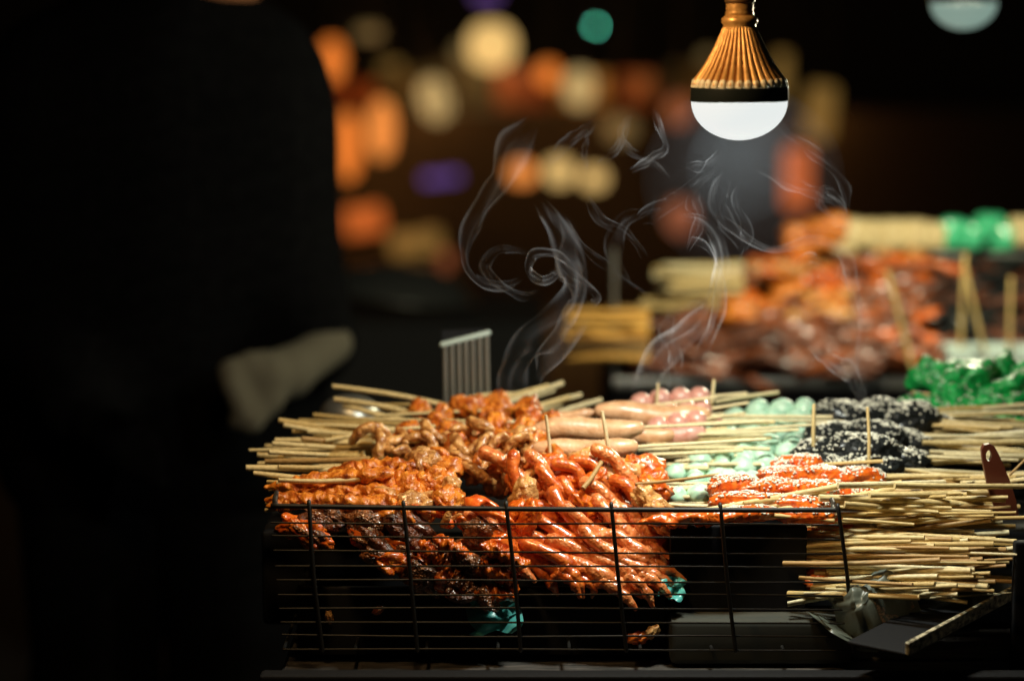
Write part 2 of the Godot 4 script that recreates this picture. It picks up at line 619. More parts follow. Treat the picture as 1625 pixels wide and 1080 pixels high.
# sesame on the upper side of a piece (a unit mesh): many seeds, one part
func sesame(o: Node3D, p: MeshInstance3D, count: int, low := 0.1, big := 1.0) -> void:
	var arrays := (p.mesh as ArrayMesh).surface_get_arrays(0)
	var vs: PackedVector3Array = arrays[Mesh.ARRAY_VERTEX]
	var ns: PackedVector3Array = arrays[Mesh.ARRAY_NORMAL]
	var idx: PackedInt32Array = arrays[Mesh.ARRAY_INDEX]
	var places := []
	var tries := 0
	while places.size() < count and tries < count * 12:
		tries += 1
		var k := (rng.randi() % (idx.size() / 3)) * 3
		var u := rng.randf()
		var w := rng.randf()
		if u + w > 1.0:
			u = 1.0 - u
			w = 1.0 - w
		var a := vs[idx[k]]
		var q := a + (vs[idx[k + 1]] - a) * u + (vs[idx[k + 2]] - a) * w
		var nrm := (p.transform.basis.inverse().transposed() * ns[idx[k]]).normalized()
		var pos := p.transform * q
		if nrm.y < low + rr(-0.25, 0.25) or noise.get_noise_3dv((pos + o.position) * 90.0) < rr(-0.55, 0.1):
			continue
		var b := aim(Vector3(rr(-1, 1), rr(-0.3, 0.3), rr(-1, 1)), nrm)
		var r := rr(0.75, 1.15) * big
		places.append(Transform3D(b.scaled_local(Vector3(0.00125, 0.0006, 0.00085) * r), pos + nrm * 0.0003))
	var mm := MultiMesh.new()
	mm.transform_format = MultiMesh.TRANSFORM_3D
	mm.mesh = seed_mesh
	mm.instance_count = places.size()
	for k in places.size():
		mm.set_instance_transform(k, places[k])
	var node := MultiMeshInstance3D.new()
	node.name = free_name("sesame_seeds", o)
	node.multimesh = mm
	node.set_meta("kind", "stuff")
	o.add_child(node, true)


# gives the outermost of a list of look-alikes labels of their own
func single_out(list: Array, what: String, where: String) -> void:
	if list.size() < 4:
		return
	var xs := []
	var ys := []
	for o in list:
		xs.append(o.position.x)
		ys.append(o.position.y)
	xs.sort()
	ys.sort()
	for o in list:
		var high := int(5.0 * ys.find(o.position.y) / ys.size())
		var along := int(6.0 * xs.find(o.position.x) / xs.size())
		o.set_meta("label", "%s %s, %s, %s" % [what, where, ["lowest layer", "low layer", "middle layer", "upper layer", "top layer"][high], ["far left", "left", "left of centre", "right of centre", "right", "far right"][along]])
	var left = list[0]
	var right = list[0]
	var top = list[0]
	var front = list[0]
	for o in list:
		if o.position.x < left.position.x: left = o
		if o.position.x > right.position.x: right = o
		if o.position.y > top.position.y: top = o
		if o.position.y < front.position.y: front = o
	front.set_meta("label", "lowest %s %s" % [what, where])
	right.set_meta("label", "rightmost %s %s" % [what, where])
	left.set_meta("label", "leftmost %s %s" % [what, where])
	top.set_meta("label", "topmost %s %s" % [what, where])


func _ready() -> void:
	rng.seed = 20240611
	noise.seed = 5
	noise.noise_type = FastNoiseLite.TYPE_SIMPLEX_SMOOTH
	noise.frequency = 1.0
	noise.fractal_type = FastNoiseLite.FRACTAL_NONE

	# camera: a long lens, wide open, focused on the front of the heap
	var cam := Camera3D.new()
	cam.name = "camera"
	add_child(cam)
	cam.position = EYE
	cam.rotation_degrees.x = -PITCH
	var lens := CameraAttributesPhysical.new()
	lens.frustum_focal_length = 124.1
	lens.frustum_focus_distance = 1.775
	lens.exposure_aperture = 4.2
	lens.frustum_near = 0.05
	lens.frustum_far = 120.0
	cam.attributes = lens
	cam.fov = 16.05
	cam.far = 120.0
	cam.current = true

	var env := Environment.new()
	env.background_mode = Environment.BG_SKY
	var night := ProceduralSkyMaterial.new()
	night.sky_top_color = Color(0.020, 0.032, 0.034)
	night.sky_horizon_color = Color(0.026, 0.026, 0.028)
	night.ground_bottom_color = Color(0.01, 0.01, 0.01)
	night.ground_horizon_color = Color(0.026, 0.026, 0.028)
	night.sun_angle_max = 1.0
	var sky := Sky.new()
	sky.sky_material = night
	env.sky = sky
	env.tonemap_mode = Environment.TONE_MAPPER_LINEAR
	env.tonemap_exposure = 1.0
	env.sdfgi_enabled = true
	env.ssao_enabled = true
	env.ssil_enabled = true
	env.volumetric_fog_enabled = true
	env.volumetric_fog_density = 0.0
	var we := WorldEnvironment.new()
	we.name = "night"
	we.environment = env
	add_child(we)

	make_materials()
	make_sticks()
	var sd := Shape.new()
	add_blob(sd, Vector3.ZERO, Vector3.ONE, 4, 6)
	seed_mesh = sd.mesh(M.seed)

	build_lamps()
	build_ground()
	build_front_cart()
	build_back_cart()
	build_market()
	build_vendor()
	build_left_heap()
	build_feet()
	build_middle()
	build_right()
	build_stick_pile()
	build_small_things()
	build_smoke()


func build_lamps() -> void:
	# the lit bulb in the picture: dome mesh and a light inside it
	var rim := at(1173.5, 160.5, 0.03)
	led_bulb(rim, 77.0 * px_size(0.03), "lit bulb with a golden ribbed body hanging above the front heap, in focus", glow("bulb_glow", Color(0.93, 0.95, 0.94), 0.95), 34, 1.75)
	omni(rim + Vector3(0, -0.012, 0), Color(0.98, 1.0, 0.95), 0.17, 0.028, "bulb_light")
	# the next bulb of the row, over the left end, whose warm light falls on the heap
	var warm := Vector3(-0.10, 1.48, 0.18)
	led_bulb(warm, 0.036, "warm bulb hanging higher above the left end of the front cart", glow("warm_bulb_glow", Color(1.0, 0.72, 0.38), 0.9), 34, 1.75)
	omni(warm + Vector3(0, -0.012, 0), Color(1.0, 0.82, 0.57), 0.185, 0.028, "bulb_light")
	# the bulb over the back cart, cut by the top of the picture
	var rear := at(1530, 4, -0.85)
	led_bulb(rear, 0.036, "lit bulb hanging above the back cart at the right, only its dome in view", glow("rear_bulb_glow", Color(0.72, 0.86, 0.80), 0.42), 34, 1.75)
	omni(rear + Vector3(0, -0.012, 0), Color(1.0, 0.98, 0.84), 0.40, 0.028, "bulb_light")
	# the beam that carries the cables
	var s := Shape.new()
	add_box(s, Vector3(0.1, 1.765, -0.02), Vector3(1.7, 0.03, 0.04), 0.004)
	add_box(s, Vector3(0.1, 1.765, -0.85), Vector3(1.7, 0.03, 0.04), 0.004)
	var beam := put("cable_rail", s.mesh(M.black_steel))
	tag(beam, "black rails above both carts that carry the bulb cables", "rail")


func build_ground() -> void:
	var s := Shape.new()
	var a := [s.vert(Vector3(-60, 0, 20)), s.vert(Vector3(60, 0, 20)), s.vert(Vector3(60, 0, -100)), s.vert(Vector3(-60, 0, -100))]
	s.quad(a[0], a[1], a[2], a[3])
	structure("ground", s.mesh(M.asphalt))


# ---------------------------------------------------------------- carts
func build_front_cart() -> void:
	var t := thing("food_cart", "black food cart in front that carries the heaped skewers", "cart", Vector3(0.36, 0, -0.1))
	var s := Shape.new()
	var top := 0.815
	# top of dark boards laid across, the right part of it in view
	for k in 9:
		s = Shape.new()
		add_box(s, Vector3(0, top - 0.012, 0.135 - k * 0.07), Vector3(1.06, 0.022, 0.064), 0.003)
		put("board", s.mesh(M.dark_wood), t)
	s = Shape.new()
	add_box(s, Vector3(0, top - 0.006, 0.178), Vector3(1.08, 0.034, 0.018), 0.003)
	put("front_rail", s.mesh(M.black_steel), t)
	s = Shape.new()
	add_box(s, Vector3(0, top - 0.3, 0.16), Vector3(1.06, 0.5, 0.01), 0.003)
	put("front_panel", s.mesh(M.black_steel), t)
	for sx in [-1, 1]:
		s = Shape.new()
		add_box(s, Vector3(0.525 * sx, top - 0.3, -0.15), Vector3(0.012, 0.5, 0.6), 0.003)
		put("side_panel", s.mesh(M.black_steel), t)
		for sz in [0.14, -0.44]:
			s = Shape.new()
			add_box(s, Vector3(0.50 * sx, 0.39, sz), Vector3(0.035, 0.78, 0.035), 0.004)
			put("leg", s.mesh(M.black_steel), t)
	# stepped black shelf under the rear foods
	var o := put("food_shelf", null)
	s = Shape.new()
	add_box(s, Vector3(0.135, 0.855, -0.17), Vector3(0.66, 0.075, 0.17), 0.004)
	add_box(s, Vector3(0.135, 0.870, -0.335), Vector3(0.66, 0.105, 0.15), 0.004)
	o.mesh = s.mesh(M.black_steel)
	tag(o, "black stepped shelf under the rear rows of food on the front cart", "shelf")
	# black pans inside the basket
	var pan_left := at(500, 960, -0.005)
	var pan_mid := at(1062, 960, -0.005)
	for q in [[at(470, 930, 0.0), at(1056, 930, 0.0), "wide black pan under the chicken feet"], [at(1064, 832, 0.0), at(1282, 832, 0.0), "square black pan in front of the stick pile"]]:
		var a: Vector3 = q[0]
		var b: Vector3 = q[1]
		var h := a.y - top - 0.002
		var p := thing("food_pan", q[2], "pan", Vector3((a.x + b.x) / 2, top + 0.001, -0.04), "black pans inside the wire basket")
		var w := b.x - a.x
		s = Shape.new()
		add_box(s, Vector3(0, h / 2, 0.036), Vector3(w, h, 0.006), 0.002)
		add_box(s, Vector3(0, h / 2, -0.036), Vector3(w, h, 0.006), 0.002)
		add_box(s, Vector3(-w / 2 + 0.003, h / 2, 0), Vector3(0.006, h, 0.066), 0.002)
		add_box(s, Vector3(w / 2 - 0.003, h / 2, 0), Vector3(0.006, h, 0.066), 0.002)
		put("wall", s.mesh(M.black_steel), p)
		s = Shape.new()
		add_box(s, Vector3(0, 0.003, 0), Vector3(w - 0.013, 0.006, 0.065), 0.002)
		put("bottom", s.mesh(M.black_steel), p)
	# wire basket
	var bk := thing("wire_basket", "dark wire grill basket along the front of the cart, leaning to the right", "basket", at(880, 1020, 0.035))
	var z := 0.036
	var depth := 0.10
	var tl := at(428, 803, z) - bk.position
	var tr := at(1332, 809, z) - bk.position
	var bl := at(450, 1030, z) - bk.position
	var br := at(1357, 1032, z) - bk.position
	var back := Vector3(0, 0, -depth)
	s = Shape.new()
	add_tube(s, spline([tl + back * 0.5, tl + Vector3(0.004, 0, -0.006), tl + Vector3(0.02, 0, 0), tl.lerp(tr, 0.5) + Vector3(0, -0.0006, 0.001), tr - Vector3(0.02, 0, 0), tr + Vector3(-0.004, 0, -0.006), tr + back * 0.5], 5), [0.0019, 0.0019], 8)
	put("rim", s.mesh(M.wire), bk)
	for k in range(1, 11):
		var f := pow(k / 10.0, 0.97)
		var a := tl.lerp(bl, f)
		var b := tr.lerp(br, f)
		s = Shape.new()
		add_tube(s, spline([a + Vector3(0, rr(-0.0008, 0.0008), 0), a.lerp(b, 0.33) + Vector3(0, rr(-0.0009, 0.0009), rr(-0.001, 0.001)), a.lerp(b, 0.7) + Vector3(0, rr(-0.0009, 0.0009), rr(-0.001, 0.001)), b], 6), [0.00075, 0.00075], 6)
		put("cross_wire", s.mesh(M.wire), bk)
	for x in [490, 640, 803, 970, 1143, 1330]:
		var f: float = (x - 428.0) / 904.0
		var a := tl.lerp(tr, f) + Vector3(0, 0.001, 0.0016)
		var b := bl.lerp(br, f) + Vector3(0, 0, 0.0016)
		s = Shape.new()
		add_tube(s, spline([a + Vector3(0, 0.001, -0.0045), a + Vector3(0.0004, -0.002, 0), a.lerp(b, 0.5) + Vector3(rr(-0.0012, 0.0012), 0, 0.0008), b], 5), [0.0015, 0.0015], 8)
		put("upright_wire", s.mesh(M.wire), bk)
	for k in 9:
		var f := k / 8.0
		s = Shape.new()
		add_bar(s, bl.lerp(br, f), bl.lerp(br, f) + back, 0.0014)
		put("floor_wire", s.mesh(M.wire), bk)
	# worn angle iron lying across the boards at the right
	var r0 := at(1400, 1040, 0.105)
	var r1 := at(1640, 912, -0.055)
	var an := thing("angle_iron", "worn black angle iron with bare bright edge running back at the right", "rail", r0)
	s = Shape.new()
	var d := r1 - r0
	var bs := aim(d)
	add_box(s, d / 2 + bs * Vector3(0, 0.004, -0.004), Vector3(d.length(), 0.003, 0.05), 0.001, bs)
	put("flange", s.mesh(M.black_steel), an)
	s = Shape.new()
	add_box(s, d / 2 + bs * Vector3(0, 0.0085, 0.0205), Vector3(d.length(), 0.010, 0.004), 0.0015, bs)
	put("bare_edge", s.mesh(M.worn_steel), an)
	# post at the right edge
	s = Shape.new()
	var p0 := at(1620, 862, 0.035)
	add_box(s, Vector3(0, 0.055, 0), Vector3(0.010, 0.11, 0.010), 0.002)
	put("corner_post", s.mesh(M.black_steel), self, Transform3D(Basis.IDENTITY, Vector3(p0.x, p0.y - 0.108, p0.z)))
	tag(get_child(-1), "short black square post at the right end of the cart front", "post")


func heap_stick_skewer(called: String, label: String, category: String, group: String, a: Vector3, b: Vector3, r: float, tones: Array) -> Node3D:
	var o := thing(called, label, category, a, group)
	stick_in(o, a, b, r, tones)
	return o


func variants(count: int, build: Callable, mat: Material) -> Array:
	var out := []
	for k in count:
		var s := Shape.new()
		build.call(s, k)
		out.append(s.mesh(mat))
	return out


# ---------------------------------------------------------------- the left heap
func chunk_shape(s: Shape, k: int) -> void:
	add_blob(s, Vector3.ZERO, Vector3(1, rr(0.75, 1.0), rr(0.75, 1.0)), 16, 22, 0.26, 1.0, 31.0 * k + 4.0, rr(0.75, 0.95))


func curl_shape(s: Shape, k: int) -> void:
	var pts := []
	var span := rr(3.6, 5.9)
	for j in 12:
		var a := span * j / 11.0 + k
		pts.append(Vector3(cos(a) * 0.74, 0.22 * sin(a * 2.0 + k) + 0.03 * j, sin(a) * 0.74))
	add_tube(s, spline(pts, 2), [0.2, 0.29, 0.31, 0.27, 0.2], 12, 0.08, 2.2, 17.0 * k)


func strip_shape(s: Shape, k: int) -> void:
	var pts := []
	for j in 9:
		pts.append(Vector3(j / 4.0 - 1.0, rr(-0.035, 0.035), rr(-0.05, 0.05)))
	add_tube(s, spline(pts, 5), [0.09, 0.19, 0.23, 0.21, 0.24, 0.19, 0.13], 14, 0.11, 4.6, 9.0 * k, 0.8)


func build_left_heap() -> void:
	var chunks := variants(7, chunk_shape, M.fried_orange)
	var curls := variants(6, curl_shape, M.fried_tan)
	var strips := variants(5, strip_shape, M.fried_orange)
	# skewers of fried chunks on top, their sticks to the left
	var list := []
	for q in [[760, 640], [705, 650], [720, 690], [800, 650], [690, 676], [745, 668], [790, 678], [835, 668], [765, 700], [825, 700], [850, 690], [670, 700]]:
		var z: float = lerpf(-0.235, -0.12, (q[1] - 640.0) / 60.0) + rr(-0.01, 0.01)
		var a := at(q[0], q[1], z)
		var tip := at(rr(505, 600), q[1] + rr(-6, 26), z + rr(-0.03, 0.03))
		var o := heap_stick_skewer("fried_chunk_skewer", "skewer of orange fried chunks on the top of the left heap", "skewer", "fried chunk skewers of the left heap", a, tip, rr(0.0016, 0.0022), [0, 1, 1, 2])
		for k in 3:
			var w := a + Vector3(0.017 * (k - 1) + rr(-0.004, 0.004), rr(-0.006, 0.005) - absf(k - 1) * 0.003, rr(-0.008, 0.008))
			var size := rr(0.0085, 0.0125)
			piece(o, "fried_chunk", chunks[rng.randi() % 7], w, Vector3(size, size * rr(0.8, 1.1), size), Basis.from_euler(Vector3(rr(0, 6), rr(0, 6), rr(0, 6))))
		list.append(o)
	single_out(list, "skewer of orange fried chunks", "on the left heap")
	# pale brown curls of squid below them
	list = []
	var pink := 0
	for row in [[700, 9, 590, 850, -0.125], [716, 9, 600, 855, -0.105], [738, 9, 640, 862, -0.085], [758, 7, 745, 865, -0.075]]:
		for k in row[1]:
			var f: float = k / float(row[1] - 1)
			var a := at(lerpf(row[2], row[3], f) + rr(-9, 9), row[0] + rr(-8, 8), row[4] + rr(-0.008, 0.008))
			pink += 1
			var o := thing("squid_skewer", "curl of fried squid in the lower layers of the left heap", "squid", a, "fried squid curls of the left heap")
			var size := rr(0.0125, 0.0185)
			var m: Material = M.fried_tan if row[0] < 730 or pink % 3 else M.fried_orange
			piece(o, "squid_curl", curls[rng.randi() % 6], a, Vector3(size, size * 0.85, size), Basis.from_euler(Vector3(rr(-0.2, 1.3), rr(0, 6), rr(-0.5, 0.5))), m)
			if k % 2:
				piece(o, "squid_curl", chunks[rng.randi() % 7], a + Vector3(0.012, -0.006, rr(-0.008, 0.003)), Vector3.ONE * rr(0.008, 0.012), Basis.from_euler(Vector3(rr(0, 6), rr(0, 6), 0)), m)
			list.append(o)
	single_out(list, "curl of fried squid", "in the left heap")
	# front left: long fried strips
	list = []
	for q in [[520, 762, 95, 17, 0.10, -0.035], [515, 795, 90, 17, -0.03, -0.012], [600, 742, 75, 16, 0.06, -0.06], [640, 760, 70, 17, -0.1, -0.045], [600, 800, 70, 17, -0.12, -0.008], [560, 780, 90, 15, 0.04, -0.03], [470, 798, 45, 13, 0.1, -0.012]]:
		var a := at(q[0], q[1], q[5])
		var half: float = q[2] * px_size(q[5])
		var turn := aim(Vector3(cos(q[4]), sin(q[4]), rr(-0.1, 0.1)))
		var o := thing("fried_strip", "long orange fried strip at the front of the left heap", "fried food", a, "fried strips of the left heap") if q[0] > 530 else heap_stick_skewer("fried_strip_skewer", "long orange fried strip on a stick at the front of the left heap", "skewer", "fried strips of the left heap", a, a - turn.x * minf(half + 0.05, a.x + 0.185) + Vector3(0, -0.006, -0.014), 0.0022, [0, 1])
		piece(o, "fried_strip", strips[rng.randi() % 5], a, Vector3(half, q[3] * px_size(q[5]) * 4.3, q[3] * px_size(q[5]) * 4.6), turn)
		list.append(o)
	single_out(list, "long orange fried strip", "at the front of the left heap")
	# lumps between the strips and the basket
	list = []
	for k in 34:
		var f := rr(0, 1)
		var px := rr(600, 722)
		var py := lerpf(738, 822, f)
		var a := at(px, py, lerpf(-0.07, 0.002, f))
		var o := thing("fried_lump", "lumpy orange fried piece beside the long strips of the left heap", "fried food", a, "fried lumps of the left heap")
		var size := rr(0.008, 0.0135)
		piece(o, "crust", chunks[rng.randi() % 7] if k % 3 else curls[k % 6], a, Vector3(size * 1.25, size, size), Basis.from_euler(Vector3(rr(0, 6), rr(0, 6), rr(0, 6))), M.fried_orange if k % 4 else M.fried_tan)
		list.append(o)
	single_out(list, "lumpy orange fried piece", "beside the long strips")
	# dark glazed pieces hanging behind the wires
	list = []
	for k in 46:
		var f := rr(0, 1)
		var px := lerpf(470, 800, rng.randf())
		var py := lerpf(815, 845 + clampf((px - 470) * 0.38, 0, 100), f)
		var a := at(px, py, lerpf(-0.002, 0.02, f))
		var o := thing("glazed_piece", "dark glazed piece of skin pressed against the wires at the left", "meat", a, "glazed pieces behind the left wires")
		var size := rr(0.008, 0.014)
		var m: Material = M.dark_skin if k % 5 < 2 else (M.red_glaze if k % 5 == 3 else (M.orange_glaze if k % 2 else M.dark_meat))
		piece(o, "glazed_skin", curls[k % 6] if k % 3 == 0 else chunks[k % 7], a, Vector3(size * rr(1.0, 1.9), size * 0.8, size * 0.8), Basis.from_euler(Vector3(rr(-0.5, 0.5), rr(-0.6, 0.6), rr(-0.9, 0.1))), m)
		list.append(o)
	single_out(list, "glazed piece of skin", "behind the left wires")
	# long strip pieces leaning right in the middle, in front of the pan
	list = []
	for q in [[668, 895, 32, 0.9], [690, 880, 40, -0.7], [712, 905, 40, -0.75], [735, 925, 50, -0.5], [745, 890, 45, -0.6], [770, 940, 60, -0.15], [720, 870, 45, -0.55], [780, 905, 55, -0.35], [800, 880, 50, -0.45]]:
		var a := at(q[0], q[1], 0.021)
		var o := thing("skin_strip", "strip of bumpy red brown skin hanging over the pan behind the wires", "meat", a, "skin strips over the pan")
		piece(o, "skin", strips[rng.randi() % 5], a, Vector3(q[2] * px_size(0.02) * 0.8, 0.03, 0.026), Basis(Vector3.BACK, q[3]), M.dark_skin if q[0] % 2 else M.orange_glaze)
		list.append(o)
	single_out(list, "strip of bumpy skin", "over the left pan")
	# the fan of sticks at the left
	var sticks := []
	var given := [[527, 612, 700, 641, -0.235], [530, 632, 672, 660, -0.225], [498, 659, 672, 668, -0.21], [442, 667, 640, 692, -0.19], [450, 674, 640, 700, -0.185], [436, 697, 610, 706, -0.15], [395, 714, 600, 712, -0.14], [408, 720, 590, 736, -0.12], [390, 741, 560, 748, -0.08], [402, 752, 520, 760, -0.06], [410, 735, 560, 740, -0.1], [545, 644, 680, 676, -0.215]]
	for q in given:
		sticks.append(lone_stick(at(q[2], q[3], q[4]), at(q[0], q[1], q[4] + rr(-0.02, 0.02)), rr(0.0024, 0.0029), "bamboo stick end in the fan at the left of the left heap", "stick ends at the left", [0, 1, 1]))
	for k in 38:
		var f := rng.randf()
		var py := lerpf(664, 768, f)
		var z := lerpf(-0.21, -0.045, f) + rr(-0.02, 0.02)
		var tip := rr(402, 530) + absf(f - 0.6) * 50.0
		sticks.append(lone_stick(at(rr(600, 690) - f * 60, py + rr(-2, 16) - (f - 0.4) * 12, z), at(tip, py + rr(-4, 5), z + rr(-0.03, 0.03)), rr(0.0020, 0.0028), "bamboo stick end in the fan at the left of the left heap", "stick ends at the left", [0, 1, 1, 3]))
	single_out(sticks, "bamboo stick end", "in the fan at the left")
	# pale sticks that stand out behind the heap to the right
	sticks = []
	for q in [[893, 608, 800, 640], [922, 626, 830, 655], [955, 634, 850, 668], [880, 618, 780, 648], [905, 630, 820, 650], [935, 640, 840, 664], [870, 612, 770, 640], [860, 622, 740, 640], [840, 625, 745, 632], [925, 645, 850, 672], [890, 640, 830, 660]]:
		sticks.append(lone_stick(at(q[2], q[3], -0.26), at(q[0], q[1], -0.29 + rr(-0.02, 0.02)), rr(0.0027, 0.0034), "pale stick end behind the left heap, pointing up to the right", "pale stick ends behind the left heap", [2, 2, 1]))
	single_out(sticks, "pale stick end", "behind the left heap")


# ---------------------------------------------------------------- chicken feet
func toe(s: Shape, a: Vector3, dir: Vector3, length: float, r: float, curl: float, k: float) -> void:
	var pts := [a]
	var d := dir.normalized()
	for j in 5:
		var p: Vector3 = pts[-1]
		pts.append(p + d * length / 5.0)
		d = (d + Vector3(0, -curl * 0.28, 0) + Vector3(rr(-0.06, 0.06), rr(-0.06, 0.06), rr(-0.12, 0.12))).normalized()
	add_tube(s, spline(pts, 4), [r * 1.15, r * 0.85, r * 1.02, r * 0.72, r * 0.86, r * 0.55, r * 0.36], 12, r * 0.11, 0.75 / r, k)


func foot_shape(s: Shape, k: int) -> void:
	# one unit is a centimetre: shank along -x, three toes along +x, one short toe behind
	var off := 13.0 * k
	add_tube(s, spline([Vector3(-3.9, -0.1, rr(-0.9, 0.9)), Vector3(-2.6, 0.35, rr(-0.2, 0.2)), Vector3(-1.0, 0.2, 0), Vector3(0.3, 0.0, 0)], 5), [0.66, 0.58, 0.54, 0.6, 0.74, 0.7], 12, 0.05, 1.6, off)
	for j in 3:
		toe(s, Vector3(0.1, -0.05, (j - 1) * 0.4), Vector3(1, rr(-0.05, 0.12), (j - 1) * rr(0.16, 0.34)), [2.9, 3.5, 3.1][j] * rr(0.9, 1.1), 0.56, rr(0.1, 0.9), off + j * 5.0)
	toe(s, Vector3(-0.3, -0.1, 0.35), Vector3(-0.15, -0.5, 0.8), 1.5, 0.36, 0.5, off + 21.0)
	for q in s.v.size():
		s.v[q] *= 0.01


func claw_shape(s: Shape) -> void:
	add_tube(s, [Vector3.ZERO, Vector3(0.003, -0.0006, 0), Vector3(0.0055, -0.0022, 0)], [0.0016, 0.0011, 0.0003], 6)


func build_feet() -> void:
	var feet := variants(6, foot_shape, M.foot_skin)
	var list := []
	# [palm x, y of the picture, direction of the toes below the horizontal, z]
	var spots := []
	for q in [[830, 765, 50], [905, 790, 38], [965, 770, 56], [1000, 765, 48], [880, 820, 42], [935, 815, 40], [985, 815, 42], [840, 815, 50], [1025, 800, 50], [810, 850, 20], [860, 860, 24], [905, 860, 36], [950, 850, 40], [995, 850, 36], [1030, 850, 42], [800, 880, 12], [850, 890, 18], [900, 895, 24], [945, 890, 28], [985, 885, 26], [1020, 880, 30], [960, 915, 18], [1000, 910, 16], [920, 840, 44], [880, 780, 52], [830, 790, 62], [935, 780, 46], [1020, 905, 14], [890, 905, 20]]:
		spots.append(q)
	var k := 0
	for q in spots:
		var f: float = (q[1] - 765.0) / 150.0
		var z := lerpf(-0.055, 0.012, f) + rr(-0.005, 0.006)
		var a := at(q[0], q[1], z)
		var ang := deg_to_rad(q[2] + rr(-11, 10))
		var dir := Vector3(cos(ang), -sin(ang), rr(0.15, 0.4))
		var turn := aim(dir, Vector3(rr(-0.35, 0.35), 0.6, 0.8)).rotated(dir.normalized(), rr(-0.5, 0.5))
		var size := rr(0.78, 0.95)
		var o := thing("chicken_foot", "glazed orange chicken foot in the heap behind the basket wires", "chicken foot", a, "chicken feet of the middle heap")
		piece(o, "foot", feet[k % 6], a, Vector3.ONE * size, turn, M.foot_skin_pale if (k % 3 == 0 or q[0] > 980 and q[1] > 840) else M.foot_skin)
		list.append(o)
		k += 1
	single_out(list, "glazed orange chicken foot", "in the heap behind the wires")
	# thick glazed pieces lying on top and at the right of the feet
	var slabs := variants(6, func(s, j): add_blob(s, Vector3.ZERO, Vector3(1, 0.5, 0.6), 16, 24, 0.22, 1.6, 7.0 * j, 0.8), M.orange_glaze)
	list = []
	for q in [[868, 742, 36, 0.1], [925, 735, 36, 0.3], [955, 742, 28, -0.2], [985, 752, 40, 0.2], [1015, 745, 40, 0.0], [900, 762, 26, 0.0], [1035, 762, 26, 0.4], [1030, 800, 36, -1.0], [1050, 818, 36, -0.9], [1040, 775, 30, -0.5], [878, 770, 24, -0.7], [925, 800, 26, -0.9], [830, 790, 34, 1.2], [838, 820, 30, 1.1], [815, 815, 26, 0.8], [945, 760, 24, 0.6]]:
		var z: float = lerpf(-0.075, -0.012, (q[1] - 735.0) / 85.0)
		var a := at(q[0], q[1], z)
		var o := thing("glazed_cut", "thick orange glazed cut lying on the chicken feet", "meat", a, "glazed cuts on the chicken feet")
		var sz: float = q[2] * px_size(z)
		piece(o, "meat", slabs[rng.randi() % 6], a, Vector3(sz, sz * 1.1, sz), Basis(Vector3.BACK, q[3]) * Basis(Vector3.RIGHT, rr(0.2, 0.9)), M.orange_glaze if rng.randf() < 0.75 else M.fried_tan)
		list.append(o)
	single_out(list, "orange glazed cut", "lying on the chicken feet")
	# a red fried piece on the edge of the square pan
	var a := at(1095, 822, 0.005)
	var o := thing("red_fried_piece", "long red fried piece lying on the rim of the square black pan", "fried food", a)
	var st := Shape.new()
	strip_shape(st, 9)
	piece(o, "crust", st.mesh(M.red_glaze), a, Vector3(0.035, 0.03, 0.03), Basis(Vector3.BACK, 0.06))
	# a long dark stick that lies across, and two short uprights
	lone_stick(at(1008, 768, -0.03), at(1142, 752, -0.05), 0.0016, "long dark wooden stick leaving the chicken feet towards the mint eggs", "", [3])
	lone_stick(at(925, 775, -0.02), at(955, 733, -0.045), 0.002, "short toasted stick standing in the top of the chicken feet", "", [3])


